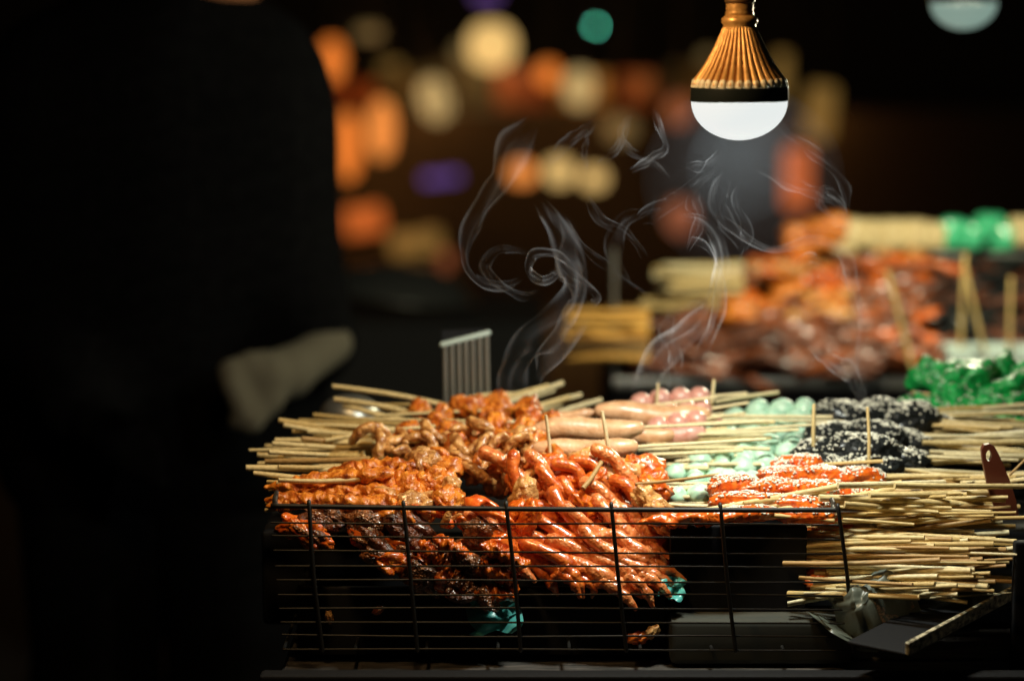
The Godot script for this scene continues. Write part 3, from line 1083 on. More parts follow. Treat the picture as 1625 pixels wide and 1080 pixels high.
# ---------------------------------------------------------------- sausages and eggs
func build_middle() -> void:
	var sausage := func(s: Shape, k: int) -> void:
		var pts := []
		for j in 7:
			pts.append(Vector3(j / 3.0 - 1.0, 0.05 * sin(j * 1.1 + k), 0.04 * cos(j + k)) * 0.86)
		add_tube(s, spline(pts, 3), [0.15, 0.215, 0.23, 0.235, 0.23, 0.22, 0.16], 18, 0.012, 3.0, k * 5.0)
	var rolls := variants(3, sausage, M.sausage_skin)
	var list := []
	for q in [[928, 713, 84, 0.03, -0.095, 0], [932, 681, 90, 0.02, -0.135, 0], [1035, 658, 92, -0.04, -0.19, 0], [1010, 690, 60, 0.0, -0.155, 0], [905, 660, 40, 0.1, -0.2, 0], [1060, 690, 60, 0.04, -0.16, 1], [1085, 668, 60, -0.03, -0.2, 1]]:
		var a := at(q[0], q[1], q[4])
		var half: float = q[2] * px_size(q[4])
		var turn := aim(Vector3(cos(q[3]), sin(q[3]), 0.0))
		var o := heap_stick_skewer("sausage_skewer", "pale tan sausage on a stick beside the left heap", "sausage", "sausages of the middle heap", a, a + turn.x * (half + 0.1) + Vector3(0, 0.004, 0), 0.0016, [2])
		piece(o, "sausage", rolls[rng.randi() % 3], a, Vector3(half, half * 1.05 if q[2] < 70 else half * 0.92, half * 0.95), turn, M.pink_sausage if q[5] else M.sausage_skin)
		list.append(o)
	single_out(list, "pale sausage", "of the middle heap")
	var ball := variants(3, func(s, k): add_blob(s, Vector3.ZERO, Vector3(1, 0.96, 1), 14, 20, 0.05, 1.2, 3.0 * k), M.pink_sausage)
	list = []
	for row in [[[1018, 640], [1048, 634], [1080, 632], [1110, 631]], [[1030, 662], [1062, 655], [1090, 652], [1112, 650]], [[1045, 678], [1075, 672], [1105, 668]]]:
		var z: float = -0.235 + 0.03 * list.size()
		var a := at(row[0][0], row[0][1], z)
		var end := at(row[-1][0], row[-1][1], z)
		var o := heap_stick_skewer("meatball_skewer", "skewer of shiny pink meatballs behind the sausages", "meatball", "meatball skewers behind the sausages", a, end + (end - a).normalized() * 0.04, 0.0016, [2])
		for q in row:
			piece(o, "meatball", ball[rng.randi() % 3], at(q[0], q[1], z + rr(-0.003, 0.003)), Vector3.ONE * 18.5 * px_size(z))
		o.set_meta("label", ["rear skewer of shiny pink meatballs behind the sausages", "middle skewer of pink meatballs behind the sausages", "front skewer of pink meatballs next to the sausages"][list.size()])
		list.append(o)
	# mint eggs in threes
	var egg := variants(3, func(s, k): add_blob(s, Vector3.ZERO, Vector3(1.0, 0.86, 0.9), 14, 20, 0.09, 1.0, 5.0 * k), M.mint_egg)
	list = []
	for q in [[1195, 668, -0.245], [1235, 655, -0.25], [1262, 668, -0.235], [1185, 695, -0.2], [1230, 690, -0.205], [1170, 722, -0.165], [1215, 715, -0.17], [1240, 725, -0.15], [1170, 748, -0.125], [1210, 745, -0.125], [1140, 735, -0.14], [1150, 700, -0.195], [1130, 770, -0.09], [1185, 770, -0.09], [1100, 790, -0.06], [1100, 760, -0.1]]:
		var a := at(q[0], q[1], q[2])
		var tip := at(q[0] - rr(90, 190), q[1] + rr(-10, 14), q[2] + rr(-0.02, 0.03))
		var o := heap_stick_skewer("egg_skewer", "skewer of mint green eggs between the sausages and the black cakes", "egg", "mint egg skewers", a, tip, rr(0.0015, 0.002), [2, 2, 1])
		for k in 3:
			var r := rr(19, 24) * px_size(q[2])
			piece(o, "egg", egg[k], a + Vector3((k - 1) * r * 1.75 + 0.004, rr(-0.002, 0.002) + 0.003, rr(-0.004, 0.004)), Vector3.ONE * r, Basis(Vector3.UP, rr(0, 3)))
		list.append(o)
	single_out(list, "skewer of mint green eggs", "between sausages and black cakes")
	# their sticks, pale and crossing
	var sticks := []
	for k in 26:
		var f := rng.randf()
		var py := lerpf(668, 805, f)
		var z := lerpf(-0.2, -0.035, f) + rr(-0.008, 0.02)
		var x0 := rr(985, 1060) + f * 30
		sticks.append(lone_stick(at(x0, py + rr(-5, 8), z), at(x0 + rr(90, 190), py + rr(-12, 6), z + rr(-0.02, 0.02)), rr(0.0017, 0.0024), "pale bamboo stick among the mint eggs in the middle", "pale sticks among the mint eggs", [2, 2, 1]))
	sticks.append(lone_stick(at(1135, 637, -0.25), at(1236, 622, -0.255), 0.0019, "", "pale sticks among the mint eggs", [2]))
	single_out(sticks, "pale bamboo stick", "among the mint eggs")
	sticks[-1].set_meta("label", "single pale stick pointing right behind the pink meatballs")
	# little uprights that hold the rows in place
	for q in [[866, 658, 874, 732, -0.075, "thin upright pick in front of the left end of the sausages", 2], [955, 652, 968, 728, -0.075, "bent upright pick in front of the right end of the sausages", 2], [1044, 607, 1043, 650, -0.215, "pale pick standing among the pink meatballs", 2], [1133, 602, 1128, 662, -0.21, "pale green tipped pick at the right of the pink meatballs", 2], [1291, 641, 1292, 722, -0.115, "toasted pick standing before the left end of the black cakes", 1], [1377, 646, 1378, 752, -0.085, "thicker toasted pick standing before the right of the black cakes", 1]]:
		lone_stick(at(q[2], q[3], q[4]), at(q[0], q[1], q[4]), 0.0018, q[5], "", [q[6]])


# ---------------------------------------------------------------- black cakes, red cakes, green peppers
func build_right() -> void:
	var cake := variants(5, func(s, k): add_blob(s, Vector3.ZERO, Vector3(1, 0.55, 0.7), 20, 30, 0.13, 1.9, 11.0 * k, 0.9), M.black_rice)
	var list := []
	for q in [[1335, 660, 46, 24, -0.215], [1395, 656, 40, 24, -0.22], [1445, 668, 46, 30, -0.21], [1490, 680, 30, 22, -0.22], [1325, 691, 55, 22, -0.165], [1390, 690, 50, 22, -0.165], [1440, 705, 45, 22, -0.17], [1305, 722, 48, 26, -0.125], [1370, 720, 62, 32, -0.12], [1432, 735, 46, 26, -0.125], [1380, 745, 60, 24, -0.1], [1310, 742, 40, 20, -0.1]]:
		var a := at(q[0], q[1], q[4])
		var u := px_size(q[4])
		var tip := at(rr(1560, 1660), q[1] + rr(-6, 16), q[4] + rr(-0.02, 0.03))
		var o := heap_stick_skewer("black_cake_skewer", "black rice cake rolled in sesame on a stick", "rice cake", "black sesame cakes", a, tip, rr(0.0015, 0.002), [1, 2, 1])
		var p := piece(o, "rice_cake", cake[list.size() % 5], a, Vector3(q[2] * u, q[3] * u * 1.9, q[3] * u * 1.7), Basis(Vector3.UP, rr(-0.4, 0.4)) * Basis(Vector3.BACK, rr(-0.12, 0.12)))
		sesame(o, p, 210, 0.6)
		list.append(o)
	single_out(list, "black rice cake rolled in sesame", "of the black heap")
	var slab := variants(5, func(s, k): add_blob(s, Vector3.ZERO, Vector3(1, 0.4, 0.55), 16, 26, 0.16, 1.9, 19.0 * k, 0.8), M.red_glaze)
	list = []
	for q in [[1265, 738, 42, 17, 0.1, -0.085], [1240, 757, 38, 17, 0.0, -0.07], [1300, 757, 60, 18, -0.05, -0.07], [1370, 758, 40, 17, -0.1, -0.065], [1160, 772, 38, 19, 0.1, -0.045], [1215, 777, 52, 18, 0.05, -0.045], [1290, 780, 62, 18, -0.03, -0.04], [1180, 797, 55, 17, 0.05, -0.02], [1255, 802, 60, 17, 0.0, -0.015], [1340, 790, 52, 16, 0.0, -0.03], [1190, 815, 50, 13, 0.0, 0.0], [1280, 820, 50, 13, 0.0, 0.0]]:
		var a := at(q[0], q[1], q[5])
		var u := px_size(q[5])
		var o := heap_stick_skewer("red_cake_skewer", "orange red glazed rice cake with sesame on a stick", "rice cake", "orange red sesame cakes", a, a + Vector3(rr(0.06, 0.12), rr(-0.006, 0.008), rr(-0.01, 0.02)), rr(0.0015, 0.002), [1, 0])
		var p := piece(o, "rice_cake", slab[list.size() % 5], a, Vector3(q[2] * u, q[3] * u * 2.5, q[3] * u * 1.9), Basis(Vector3.UP, rr(-0.3, 0.3)) * Basis(Vector3.BACK, q[4]))
		sesame(o, p, 190, 0.5, 1.0)
		list.append(o)
	single_out(list, "orange red sesame cake", "in front of the black cakes")
	var pepper := func(s: Shape, k: int) -> void:
		var pts := []
		for j in 6:
			pts.append(Vector3(j / 2.5 - 1.0, 0.12 * sin(j * 0.9 + k), 0.1 * cos(j * 1.3 + k)))
		add_tube(s, spline(pts, 4), [0.2, 0.44, 0.5, 0.42, 0.36, 0.2], 20, 0.34, 1.7, 8.0 * k)
	var peppers := variants(5, pepper, M.green_skin)
	list = []
	for q in [[1490, 597, 34, 0.3, -0.33], [1530, 592, 34, 0.5, -0.34], [1570, 600, 36, 0.7, -0.33], [1610, 597, 34, 0.4, -0.34], [1495, 628, 34, 0.9, -0.3], [1535, 622, 38, 1.0, -0.3], [1580, 630, 40, 0.8, -0.3], [1625, 628, 36, 0.6, -0.3], [1545, 645, 30, 0.2, -0.28], [1600, 650, 32, 0.4, -0.28], [1470, 645, 22, 0.2, -0.29], [1490, 668, 26, 0.1, -0.26], [1530, 672, 26, 0.1, -0.26], [1450, 638, 20, 0.2, -0.31], [1640, 665, 40, 0.3, -0.28], [1545, 705, 22, 0.0, -0.22], [1580, 690, 24, 0.2, -0.24]]:
		var a := at(q[0], q[1], q[4])
		var u := px_size(q[4])
		var o := heap_stick_skewer("green_pepper_skewer", "glossy green pepper sprinkled with sesame in the right rear heap", "pepper", "green peppers of the right rear heap", a, at(q[0] + rr(90, 170), q[1] + rr(8, 50), q[4] + rr(0.0, 0.05)), 0.0018, [2, 1])
		var p := piece(o, "pepper", peppers[list.size() % 5], a, Vector3.ONE * q[2] * u * 1.42, Basis(Vector3.UP, rr(-0.8, 0.8)) * Basis(Vector3.BACK, q[3]))
		sesame(o, p, 60, 0.2)
		list.append(o)
	single_out(list, "glossy green pepper", "of the right rear heap")
	# stick ends at the right, behind the spatula
	var sticks := []
	for q in [[1560, 648, 1650, 640, -0.26], [1447, 622, 1475, 626, -0.3], [1490, 663, 1640, 655, -0.22], [1480, 660, 1640, 672, -0.23]]:
		sticks.append(lone_stick(at(q[0], q[1], q[4]), at(q[2], q[3], q[4]), 0.002, "bamboo stick to the right of the black cakes", "sticks right of the black cakes", [1, 2]))
	for k in 34:
		var f := rng.randf()
		var py := lerpf(655, 775, f)
		var z := lerpf(-0.25, -0.07, f) + rr(-0.01, 0.02)
		var x0 := rr(1430, 1540)
		sticks.append(lone_stick(at(x0, py + rr(-8, 4), z), at(x0 + rr(110, 190), py + rr(-14, 16), z + rr(-0.02, 0.03)), rr(0.0018, 0.0025), "bamboo stick to the right of the black cakes", "sticks right of the black cakes", [1, 2, 1, 0]))
	single_out(sticks, "bamboo stick", "to the right of the black cakes")


# ---------------------------------------------------------------- the pile of sticks at the front right
func build_stick_pile() -> void:
	var list := []
	for q in [[1110, 812, 1330, 772], [1180, 800, 1430, 766], [1200, 818, 1420, 775], [1170, 810, 1330, 790], [1330, 770, 1500, 765], [1300, 790, 1560, 800], [1340, 800, 1600, 806], [1380, 785, 1590, 780], [1420, 770, 1625, 772]]:
		list.append(lone_stick(at(q[0], q[1], -0.002), at(q[2], q[3], -0.03 + rr(-0.015, 0.01)), rr(0.0024, 0.0031), "bamboo skewer in the big pile at the front right", "skewers of the big pile", [0, 1, 1, 2]))
	for row in 17:
		var f := row / 16.0
		for k in 9:
			var py := lerpf(778, 934, f) + rr(-5, 5)
			var z := lerpf(-0.05, 0.012, f) + rr(-0.02, 0.014)
			var layer := k / 9.0
			var x0 := lerpf(1190 + f * 60, 1330, rng.randf()) + layer * rr(0, 180)
			var x1 := x0 + rr(170, 310)
			x1 = minf(x1, 1640 - f * 70 + rr(-60, 20))
			if x1 - x0 < 70:
				x0 = x1 - rr(90, 190)
			list.append(lone_stick(at(x0, py + rr(-8, 8), z), at(x1, py + rr(-15, 13) - (0.5 - f) * 8, z + lerpf(0.0, 0.045, f) + rr(-0.02, 0.02)), rr(0.0015, 0.0027), "bamboo skewer in the big pile at the front right", "skewers of the big pile", [0, 0, 1, 1, 2, 3, 3]))
	single_out(list, "bamboo skewer", "in the big pile at the front right")
	lone_stick(at(1475, 949, 0.03), at(1640, 938, 0.02), 0.001, "thin pale stick lying alone below the big pile", "", [2])
	lone_stick(at(1250, 958, 0.02), at(1348, 944, 0.022), 0.0024, "low stick poking out under the left end of the big pile", "", [2])
	# food at their left ends, in the shade
	var lump := variants(4, func(s, k): add_blob(s, Vector3.ZERO, Vector3(1, 0.7, 0.7), 12, 16, 0.25, 1.6, 3.0 * k), M.red_glaze)
	var reds := []
	for k in 22:
		var f := rng.randf()
		var a := at(rr(1285, 1345) + f * 20, lerpf(815, 938, f), lerpf(-0.04, 0.0, f))
		var o := thing("red_meat_piece", "red glazed piece at the left ends of the big pile", "meat", a, "red pieces in the big pile")
		piece(o, "meat", lump[k % 4], a, Vector3(0.016, 0.008, 0.01) * rr(0.8, 1.2), Basis(Vector3.BACK, rr(-0.3, 0.3)))
		stick_in(o, a, a + Vector3(rr(0.08, 0.125), rr(-0.006, 0.006), rr(0.0, 0.04)), rr(0.0018, 0.0027), [0, 1, 3])
		reds.append(o)
	single_out(reds, "red glazed piece", "in the big pile")


# ---------------------------------------------------------------- tools and bits
func build_small_things() -> void:
	# ribbed metal turner standing behind the left heap
	var foot := at(742, 640, -0.29)
	var u := px_size(-0.29)
	var t := thing("ribbed_turner", "ribbed steel turner standing upright behind the left heap", "turner", foot + Vector3(0, -0.03, 0))
	var lean := Basis(Vector3.BACK, 0.02) * Basis(Vector3.UP, 0.25)
	for k in 7:
		var s := Shape.new()
		var x := (k - 3) * 11.4 * u
		add_tube(s, [lean * Vector3(x, 0.0, 0), lean * Vector3(x, 0.03 + (98 + k * 2.4) * u, 0)], [4.4 * u, 4.4 * u], 8)
		put("rib", s.mesh(M.grey_steel), t)
	var s2 := Shape.new()
	add_box(s2, lean * Vector3(0, 0.045, -0.0025), Vector3(76 * u, 0.09 + 14 * u, 0.0012), 0.0004, lean)
	put("blade", s2.mesh(M.black_steel), t)
	s2 = Shape.new()
	var a := lean * Vector3(-38 * u, 0.03 + 97 * u, 0.001)
	var b := lean * Vector3(37 * u, 0.03 + 112 * u, 0.001)
	add_tube(s2, [a, a.lerp(b, 0.5), b], [4.6 * u, 4.6 * u], 10)
	put("lip", s2.mesh(M.acrylic), t)
	# brown spatula handle with a hole
	var base := at(1600, 822, -0.03)
	t = thing("spatula_handle", "dark red brown handle with a hanging hole stuck in the big pile", "spatula", base)
	u = px_size(-0.03)
	var c := CSGCombiner3D.new()
	c.name = "handle"
	t.add_child(c)
	var blade := CSGPolygon3D.new()
	blade.name = "grip"
	var outline := PackedVector2Array()
	for q in [[-16, 0], [18, 0], [12, 30], [2, 60], [-10, 88], [-18, 105], [-25, 117], [-33, 121], [-41, 119], [-45, 112], [-44, 100], [-40, 80], [-32, 45]]:
		outline.append(Vector2(q[0] * u, q[1] * u))
	blade.polygon = outline
	blade.depth = 0.006
	c.add_child(blade)
	var hole := CSGCylinder3D.new()
	hole.name = "hole"
	hole.operation = CSGShape3D.OPERATION_SUBTRACTION
	hole.radius = 4.6 * u
	hole.height = 0.03
	hole.sides = 16
	hole.rotation_degrees = Vector3(90, 0, 0)
	hole.scale = Vector3(1, 1, 1.9)
	hole.position = Vector3(-33.5 * u, 102 * u, -0.003)
	c.add_child(hole)
	c.material_override = M.handle_brown
	lone_stick(at(1602, 754, -0.06), at(1640, 716, -0.06), 0.0012, "thin twig like stick rising at the right edge beside the brown handle", "", [3])
	# teal plastic scraps inside the basket
	for q in [[785, 975, 40, 26, 0.1, "torn teal plastic scrap low behind the wires at the left"], [1066, 932, 20, 15, -0.3, "small teal plastic scrap between the two black pans"]]:
		var p := at(q[0], q[1], 0.012)
		u = px_size(0.012)
		var s := Shape.new()
		var grid := []
		for j in 7:
			for k in 7:
				var x: float = (k / 3.0 - 1.0) * q[2] * u * (1.0 + 0.25 * noise.get_noise_2d(j * 3.0 + q[0], k))
				var y: float = (j / 3.0 - 1.0) * q[3] * u * (1.0 + 0.35 * noise.get_noise_2d(k * 3.0 + q[0], j + 9))
				for sd in 2:
					grid.append(s.vert(Vector3(x, y, 0.009 * noise.get_noise_2d(k * 1.3 + q[0], j * 1.3) + 0.003 * sin(k * 1.4) - y * 0.5 - sd * 0.0006)))
		for j in 6:
			for k in 6:
				var i0 := (j * 7 + k) * 2
				s.quad(grid[i0], grid[i0 + 2], grid[i0 + 16], grid[i0 + 14])
				s.quad(grid[i0 + 1], grid[i0 + 15], grid[i0 + 17], grid[i0 + 3])
		var o := put("plastic_scrap", s.mesh(M.teal_plastic), self, Transform3D(Basis(Vector3.BACK, q[4]), p))
		tag(o, q[5], "plastic scrap", "teal plastic scraps")
	var bit := variants(2, func(sh, j): add_blob(sh, Vector3.ZERO, Vector3(1, 0.6, 0.7), 12, 16, 0.3, 1.8, 5.0 * j), M.orange_glaze)
	for q in [[1035, 1002, 15, "fallen scrap of meat low behind the wires beside the grey box", "fried_tan"], [1012, 1012, 17, "fallen orange scrap low behind the wires at the middle", "orange_glaze"], [522, 978, 11, "pale fallen scrap low at the left corner of the basket", "fried_tan"], [812, 930, 14, "orange scrap hanging over the rim of the left pan", "orange_glaze"], [600, 968, 10, "tiny dark scrap low behind the left wires", "sauce_brown"]]:
		var w := at(q[0], q[1], 0.018)
		var scrap := thing("food_scrap", q[3], "food scrap", w)
		piece(scrap, "meat", bit[q[2] % 2], w, Vector3.ONE * q[2] * px_size(0.018), Basis(Vector3.BACK, q[2] * 1.3), M[q[4]])
	# pale carton tipped over at the right of the basket
	var cp := at(1392, 982, 0.035)
	u = px_size(0.0)
	t = thing("snack_carton", "crumpled pale plastic carton lying tipped beside the angle iron", "carton", cp + Vector3(0, -0.025, 0))
	var tilt := Basis(Vector3.BACK, 0.42) * Basis(Vector3.UP, 0.5)
	var s := Shape.new()
	add_blob(s, Vector3(0, 0.03, -0.01), Vector3(0.027, 0.024, 0.02), 18, 26, 0.16, 2.4, 3.0, 0.45, tilt)
	put("box", s.mesh(M.carton), t)
	s = Shape.new()
	add_box(s, Vector3(0, 0.03, -0.01) + tilt * Vector3(0.004, 0.002, 0.0205), Vector3(0.03, 0.02, 0.0006), 0.0002, tilt)
	var print_mat := plain("faded_print", Color.WHITE, 0.5)
	print_mat.albedo_texture = noise_tex(0.03, 77, lin(0.10, 0.12, 0.10), lin(0.42, 0.26, 0.18), FastNoiseLite.TYPE_SIMPLEX_SMOOTH, 0.35, 0.6)
	put("faded_label", s.mesh(print_mat), t)
	s = Shape.new()
	add_blob(s, Vector3(-0.028, 0.016, -0.004), Vector3(0.018, 0.002, 0.02), 8, 14, 0.3, 1.6, 8.0, 0.6, Basis(Vector3.BACK, -0.5) * Basis(Vector3.UP, 0.3))
	put("flap", s.mesh(M.carton), t)
	# pale grey foam tray low under the sticks
	s = Shape.new()
	var f0 := at(1205, 996, 0.005)
	add_box(s, Vector3.ZERO, Vector3(0.135, 0.034, 0.05), 0.005)
	var fo := put("foam_tray", s.mesh(M.foam_grey), self, Transform3D(Basis.IDENTITY, Vector3(f0.x, 0.833, 0.008)))
	fo.position.z = 0.0
	tag(fo, "dull grey foam box low behind the wires under the big pile", "box")
	# small steel lid behind the sticks at the left
	s = Shape.new()
	var prof := [Vector2(0.0004, 0.016)]
	for k in 9:
		var ang := PI / 2 * (k + 1) / 9.0
		prof.append(Vector2(sin(ang) * 0.026, cos(ang) * 0.016))
	prof.append(Vector2(0.029, -0.001))
	prof.append(Vector2(0.029, -0.0025))
	prof.append(Vector2(0.0004, -0.0025))
	add_lathe(s, prof, 28)
	var lid := put("steel_lid", s.mesh(M.grey_steel), self, Transform3D(Basis.IDENTITY, at(555, 655, -0.3)))
	tag(lid, "small domed steel lid behind the stick ends at the left", "lid")


# ---------------------------------------------------------------- the second cart
func build_back_cart() -> void:
	var zf := -1.05
	var y_top := at(1200, 604, zf).y
	var left := at(972, 600, zf).x
	var t := thing("back_cart", "second food cart behind at the right with a steel rimmed top", "cart", Vector3(left + 0.45, 0, -1.4))
	var s := Shape.new()
	add_box(s, Vector3(0, y_top - 0.02, 0), Vector3(0.9, 0.03, 0.66), 0.004)
	put("top", s.mesh(M.black_steel), t)
	s = Shape.new()
	add_box(s, Vector3(0, y_top - 0.004, 0.337), Vector3(0.9, 0.014, 0.012), 0.003)
	put("front_rim", s.mesh(M.grey_steel), t)
	for sx in [-1, 1]:
		for sz in [-1, 1]:
			s = Shape.new()
			add_box(s, Vector3(0.42 * sx, y_top / 2 - 0.02, 0.29 * sz), Vector3(0.04, y_top - 0.04, 0.04), 0.004)
			put("leg", s.mesh(M.black_steel), t)
	s = Shape.new()
	add_box(s, Vector3(0, y_top - 0.26, 0.31), Vector3(0.86, 0.42, 0.01), 0.003)
	put("front_panel", s.mesh(M.black_steel), t)
	# thin rods that hold the rows
	for q in [[973, 395, 976, 600, -1.08, 0.003], [1408, 430, 1452, 600, -0.98, 0.0026], [1532, 402, 1524, 560, -1.0, 0.0024], [1531, 425, 1563, 560, -0.98, 0.0024], [1605, 440, 1602, 560, -0.99, 0.0022]]:
		s = Shape.new()
		var o := at(q[0], q[1], q[4])
		var b := at(q[2], q[3], q[4]) - o
		add_bar(s, b, Vector3.ZERO, q[5], 8)
		var rod := put("thin_rod", s.mesh(M.bamboo_honey if q[0] > 1000 else M.grey_steel), self, Transform3D(Basis.IDENTITY, o))
		tag(rod, "thin rod at the %s of the back cart" % {973: "left front corner", 1408: "brown meat", 1532: "dark skewers, upright", 1531: "dark skewers, slanting", 1605: "far right"}[q[0]], "rod", "rods of the back cart")
	# clouded tray at the right
	s = Shape.new()
	var p := at(1580, 568, -1.02)
	add_box(s, Vector3.ZERO, Vector3(0.12, 0.03, 0.05), 0.004)
	var tr := put("clouded_tray", s.mesh(M.acrylic), self, Transform3D(Basis.IDENTITY, p))
	tag(tr, "clouded plastic tray at the right front of the back cart", "tray")
	# stick ends: a thick low bundle and a paler one above it
	var sticks := []
	for k in 24:
		var f := rng.randf()
		var z := -1.02 - rr(0.0, 0.1)
		var py := lerpf(490, 568, f)
		sticks.append(lone_stick(at(1030, py + rr(-4, 4), z), at(893 + rr(0, 10) + absf(f - 0.5) * 14, py + rr(-3, 3), z + rr(-0.02, 0.02)), rr(0.0036, 0.005), "honey coloured stick end in the low bundle of the back cart", "low bundle of the back cart", [4, 4, 4, 3]))
	single_out(sticks, "honey stick end", "of the low bundle on the back cart")
	sticks = []
	for k in 24:
		var f := rng.randf()
		var z := -1.16 - rr(0.0, 0.1)
		var py := lerpf(415, 492, f)
		sticks.append(lone_stick(at(1180, py + rr(-9, 6), z), at(1010 + rr(0, 55) + (1.0 - f) * 26, py + rr(-3, 5), z + rr(-0.02, 0.02)), rr(0.0036, 0.005), "pale stick end in the upper bundle of the back cart", "upper bundle of the back cart", [1, 2, 2, 0]))
	single_out(sticks, "pale stick end", "of the upper bundle on the back cart")
	var lump := variants(5, func(sh, k): add_blob(sh, Vector3.ZERO, Vector3(1, 0.8, 0.8), 10, 14, 0.28, 1.6, 6.0 * k), M.orange_glaze)
	var list := []
	var heap := func(count: int, x0: float, x1: float, y0: float, y1: float, z0: float, z1: float, size: float, mats: Array, called: String, label: String, cat: String, group: String, long := 1.0) -> Array:
		var made := []
		for k in count:
			var f := rng.randf()
			var a := at(rr(x0, x1), lerpf(y0, y1, f), lerpf(z0, z1, f))
			var o := thing(called, label, cat, a, group)
			piece(o, "meat", lump[k % 5], a, Vector3(size * rr(1.2, 2.1) * long, size * rr(0.75, 1.05), size), Basis.from_euler(Vector3(0, rr(-0.4, 0.4), rr(-0.5, 0.5))), mats[rng.randi() % mats.size()])
			made.append(o)
		single_out(made, label.get_slice(" on the", 0), "on the back cart")
		return made
	heap.call(52, 1160, 1335, 415, 505, -1.28, -1.12, 0.0125, [M.orange_glaze, M.fried_orange, M.fried_tan, M.sauce_brown], "orange_piece", "orange glazed piece on the heap of the back cart", "meat", "orange heap of the back cart")
	heap.call(30, 1050, 1180, 505, 588, -1.14, -1.04, 0.0085, [M.dark_meat, M.sauce_brown], "brown_piece", "brown glazed meat on the low row of the back cart", "meat", "brown low row of the back cart", 3.6)
	heap.call(52, 1180, 1420, 495, 590, -1.14, -1.03, 0.010, [M.dark_meat, M.dark_meat, M.dark_meat, M.sauce_brown], "sauce_piece", "sauced dark meat piece on the middle row of the back cart", "meat", "sauced middle row of the back cart", 1.7)
	heap.call(60, 1355, 1510, 408, 580, -1.26, -1.05, 0.0095, [M.sauce_brown, M.sauce_brown, M.dark_meat, M.orange_glaze], "glazed_piece", "shiny brown meat piece on the right heap of the back cart", "meat", "shiny brown heap of the back cart", 2.2)
	heap.call(44, 1510, 1640, 412, 560, -1.26, -1.06, 0.009, [M.black_rice, M.dark_meat, M.black_rice], "dark_piece", "near black meat piece on the right end of the back cart", "meat", "near black row of the back cart", 3.0)
	# row of blocks along the top
	var block := variants(3, func(sh, k): add_blob(sh, Vector3.ZERO, Vector3(1, 1, 1), 12, 16, 0.08, 1.3, 4.0 * k, 0.55), M.tofu_yellow)
	list = []
	for q in [[1262, 378, 24, "fried_orange"], [1300, 372, 26, "fried_orange"], [1325, 362, 24, "fried_orange"], [1352, 370, 24, "tofu_yellow"], [1385, 372, 24, "tofu_yellow"], [1418, 372, 24, "tofu_yellow"], [1452, 372, 24, "tofu_yellow"], [1484, 374, 22, "tofu_yellow"], [1513, 370, 24, "tofu_green"], [1540, 374, 22, "tofu_green"], [1572, 360, 22, "tofu_green"], [1592, 376, 22, "tofu_green"], [1622, 368, 24, "tofu_yellow"], [1270, 402, 22, "fried_orange"], [1340, 396, 20, "tofu_yellow"], [1400, 400, 20, "fried_tan"], [1450, 400, 20, "fried_tan"]]:
		var a := at(q[0], q[1], -1.3)
		var kind := {"fried_orange": "fried orange", "tofu_yellow": "pale yellow", "tofu_green": "jade green", "fried_tan": "tan"}[q[3]] as String
		var o := thing("tofu_block", "%s block in the top row of the back cart" % kind, "tofu", a, "%s blocks of the back cart" % kind)
		piece(o, "block", block[list.size() % 3], a, Vector3.ONE * q[2] * px_size(-1.3), Basis(Vector3.UP, rr(-0.5, 0.5)), M[q[3]])
		list.append(o)
	var counted := {}
	for o in list:
		var kind: String = o.get_meta("group").get_slice(" blocks", 0)
		counted[kind] = counted.get(kind, 0) + 1
		o.set_meta("label", "%s %s block in the top row of the back cart" % [["first", "second", "third", "fourth", "fifth", "sixth", "seventh", "eighth"][counted[kind] - 1], kind])
	list[0].set_meta("label", "fried orange block at the left end of the top row of the back cart")
	list[12].set_meta("label", "pale yellow block at the right end of the top row of the back cart")
	list[10].set_meta("label", "jade green block standing highest in the top row of the back cart")
	# the rack under them
	s = Shape.new()
	var r0 := at(1225, 415, -1.34)
	var r1 := at(1640, 415, -1.34)
	add_box(s, Vector3(0, (r0.y - y_top) / 2, 0), Vector3(r1.x - r0.x, r0.y - y_top, 0.1), 0.004)
	var rack := put("display_rack", s.mesh(M.black_steel), self, Transform3D(Basis.IDENTITY, Vector3((r0.x + r1.x) / 2, y_top, -1.36)))
	tag(rack, "black rack that raises the top row of blocks on the back cart", "rack")
	s = Shape.new()
	var w0 := at(1505, 404, -1.27)
	add_bar(s, w0 - Vector3(0.02, 0, 0), w0 + Vector3(0.12, 0, 0), 0.003)
	tag(put("rack_wire", s.mesh(M.grey_steel)), "thin bright wire under the green blocks of the back cart", "wire")


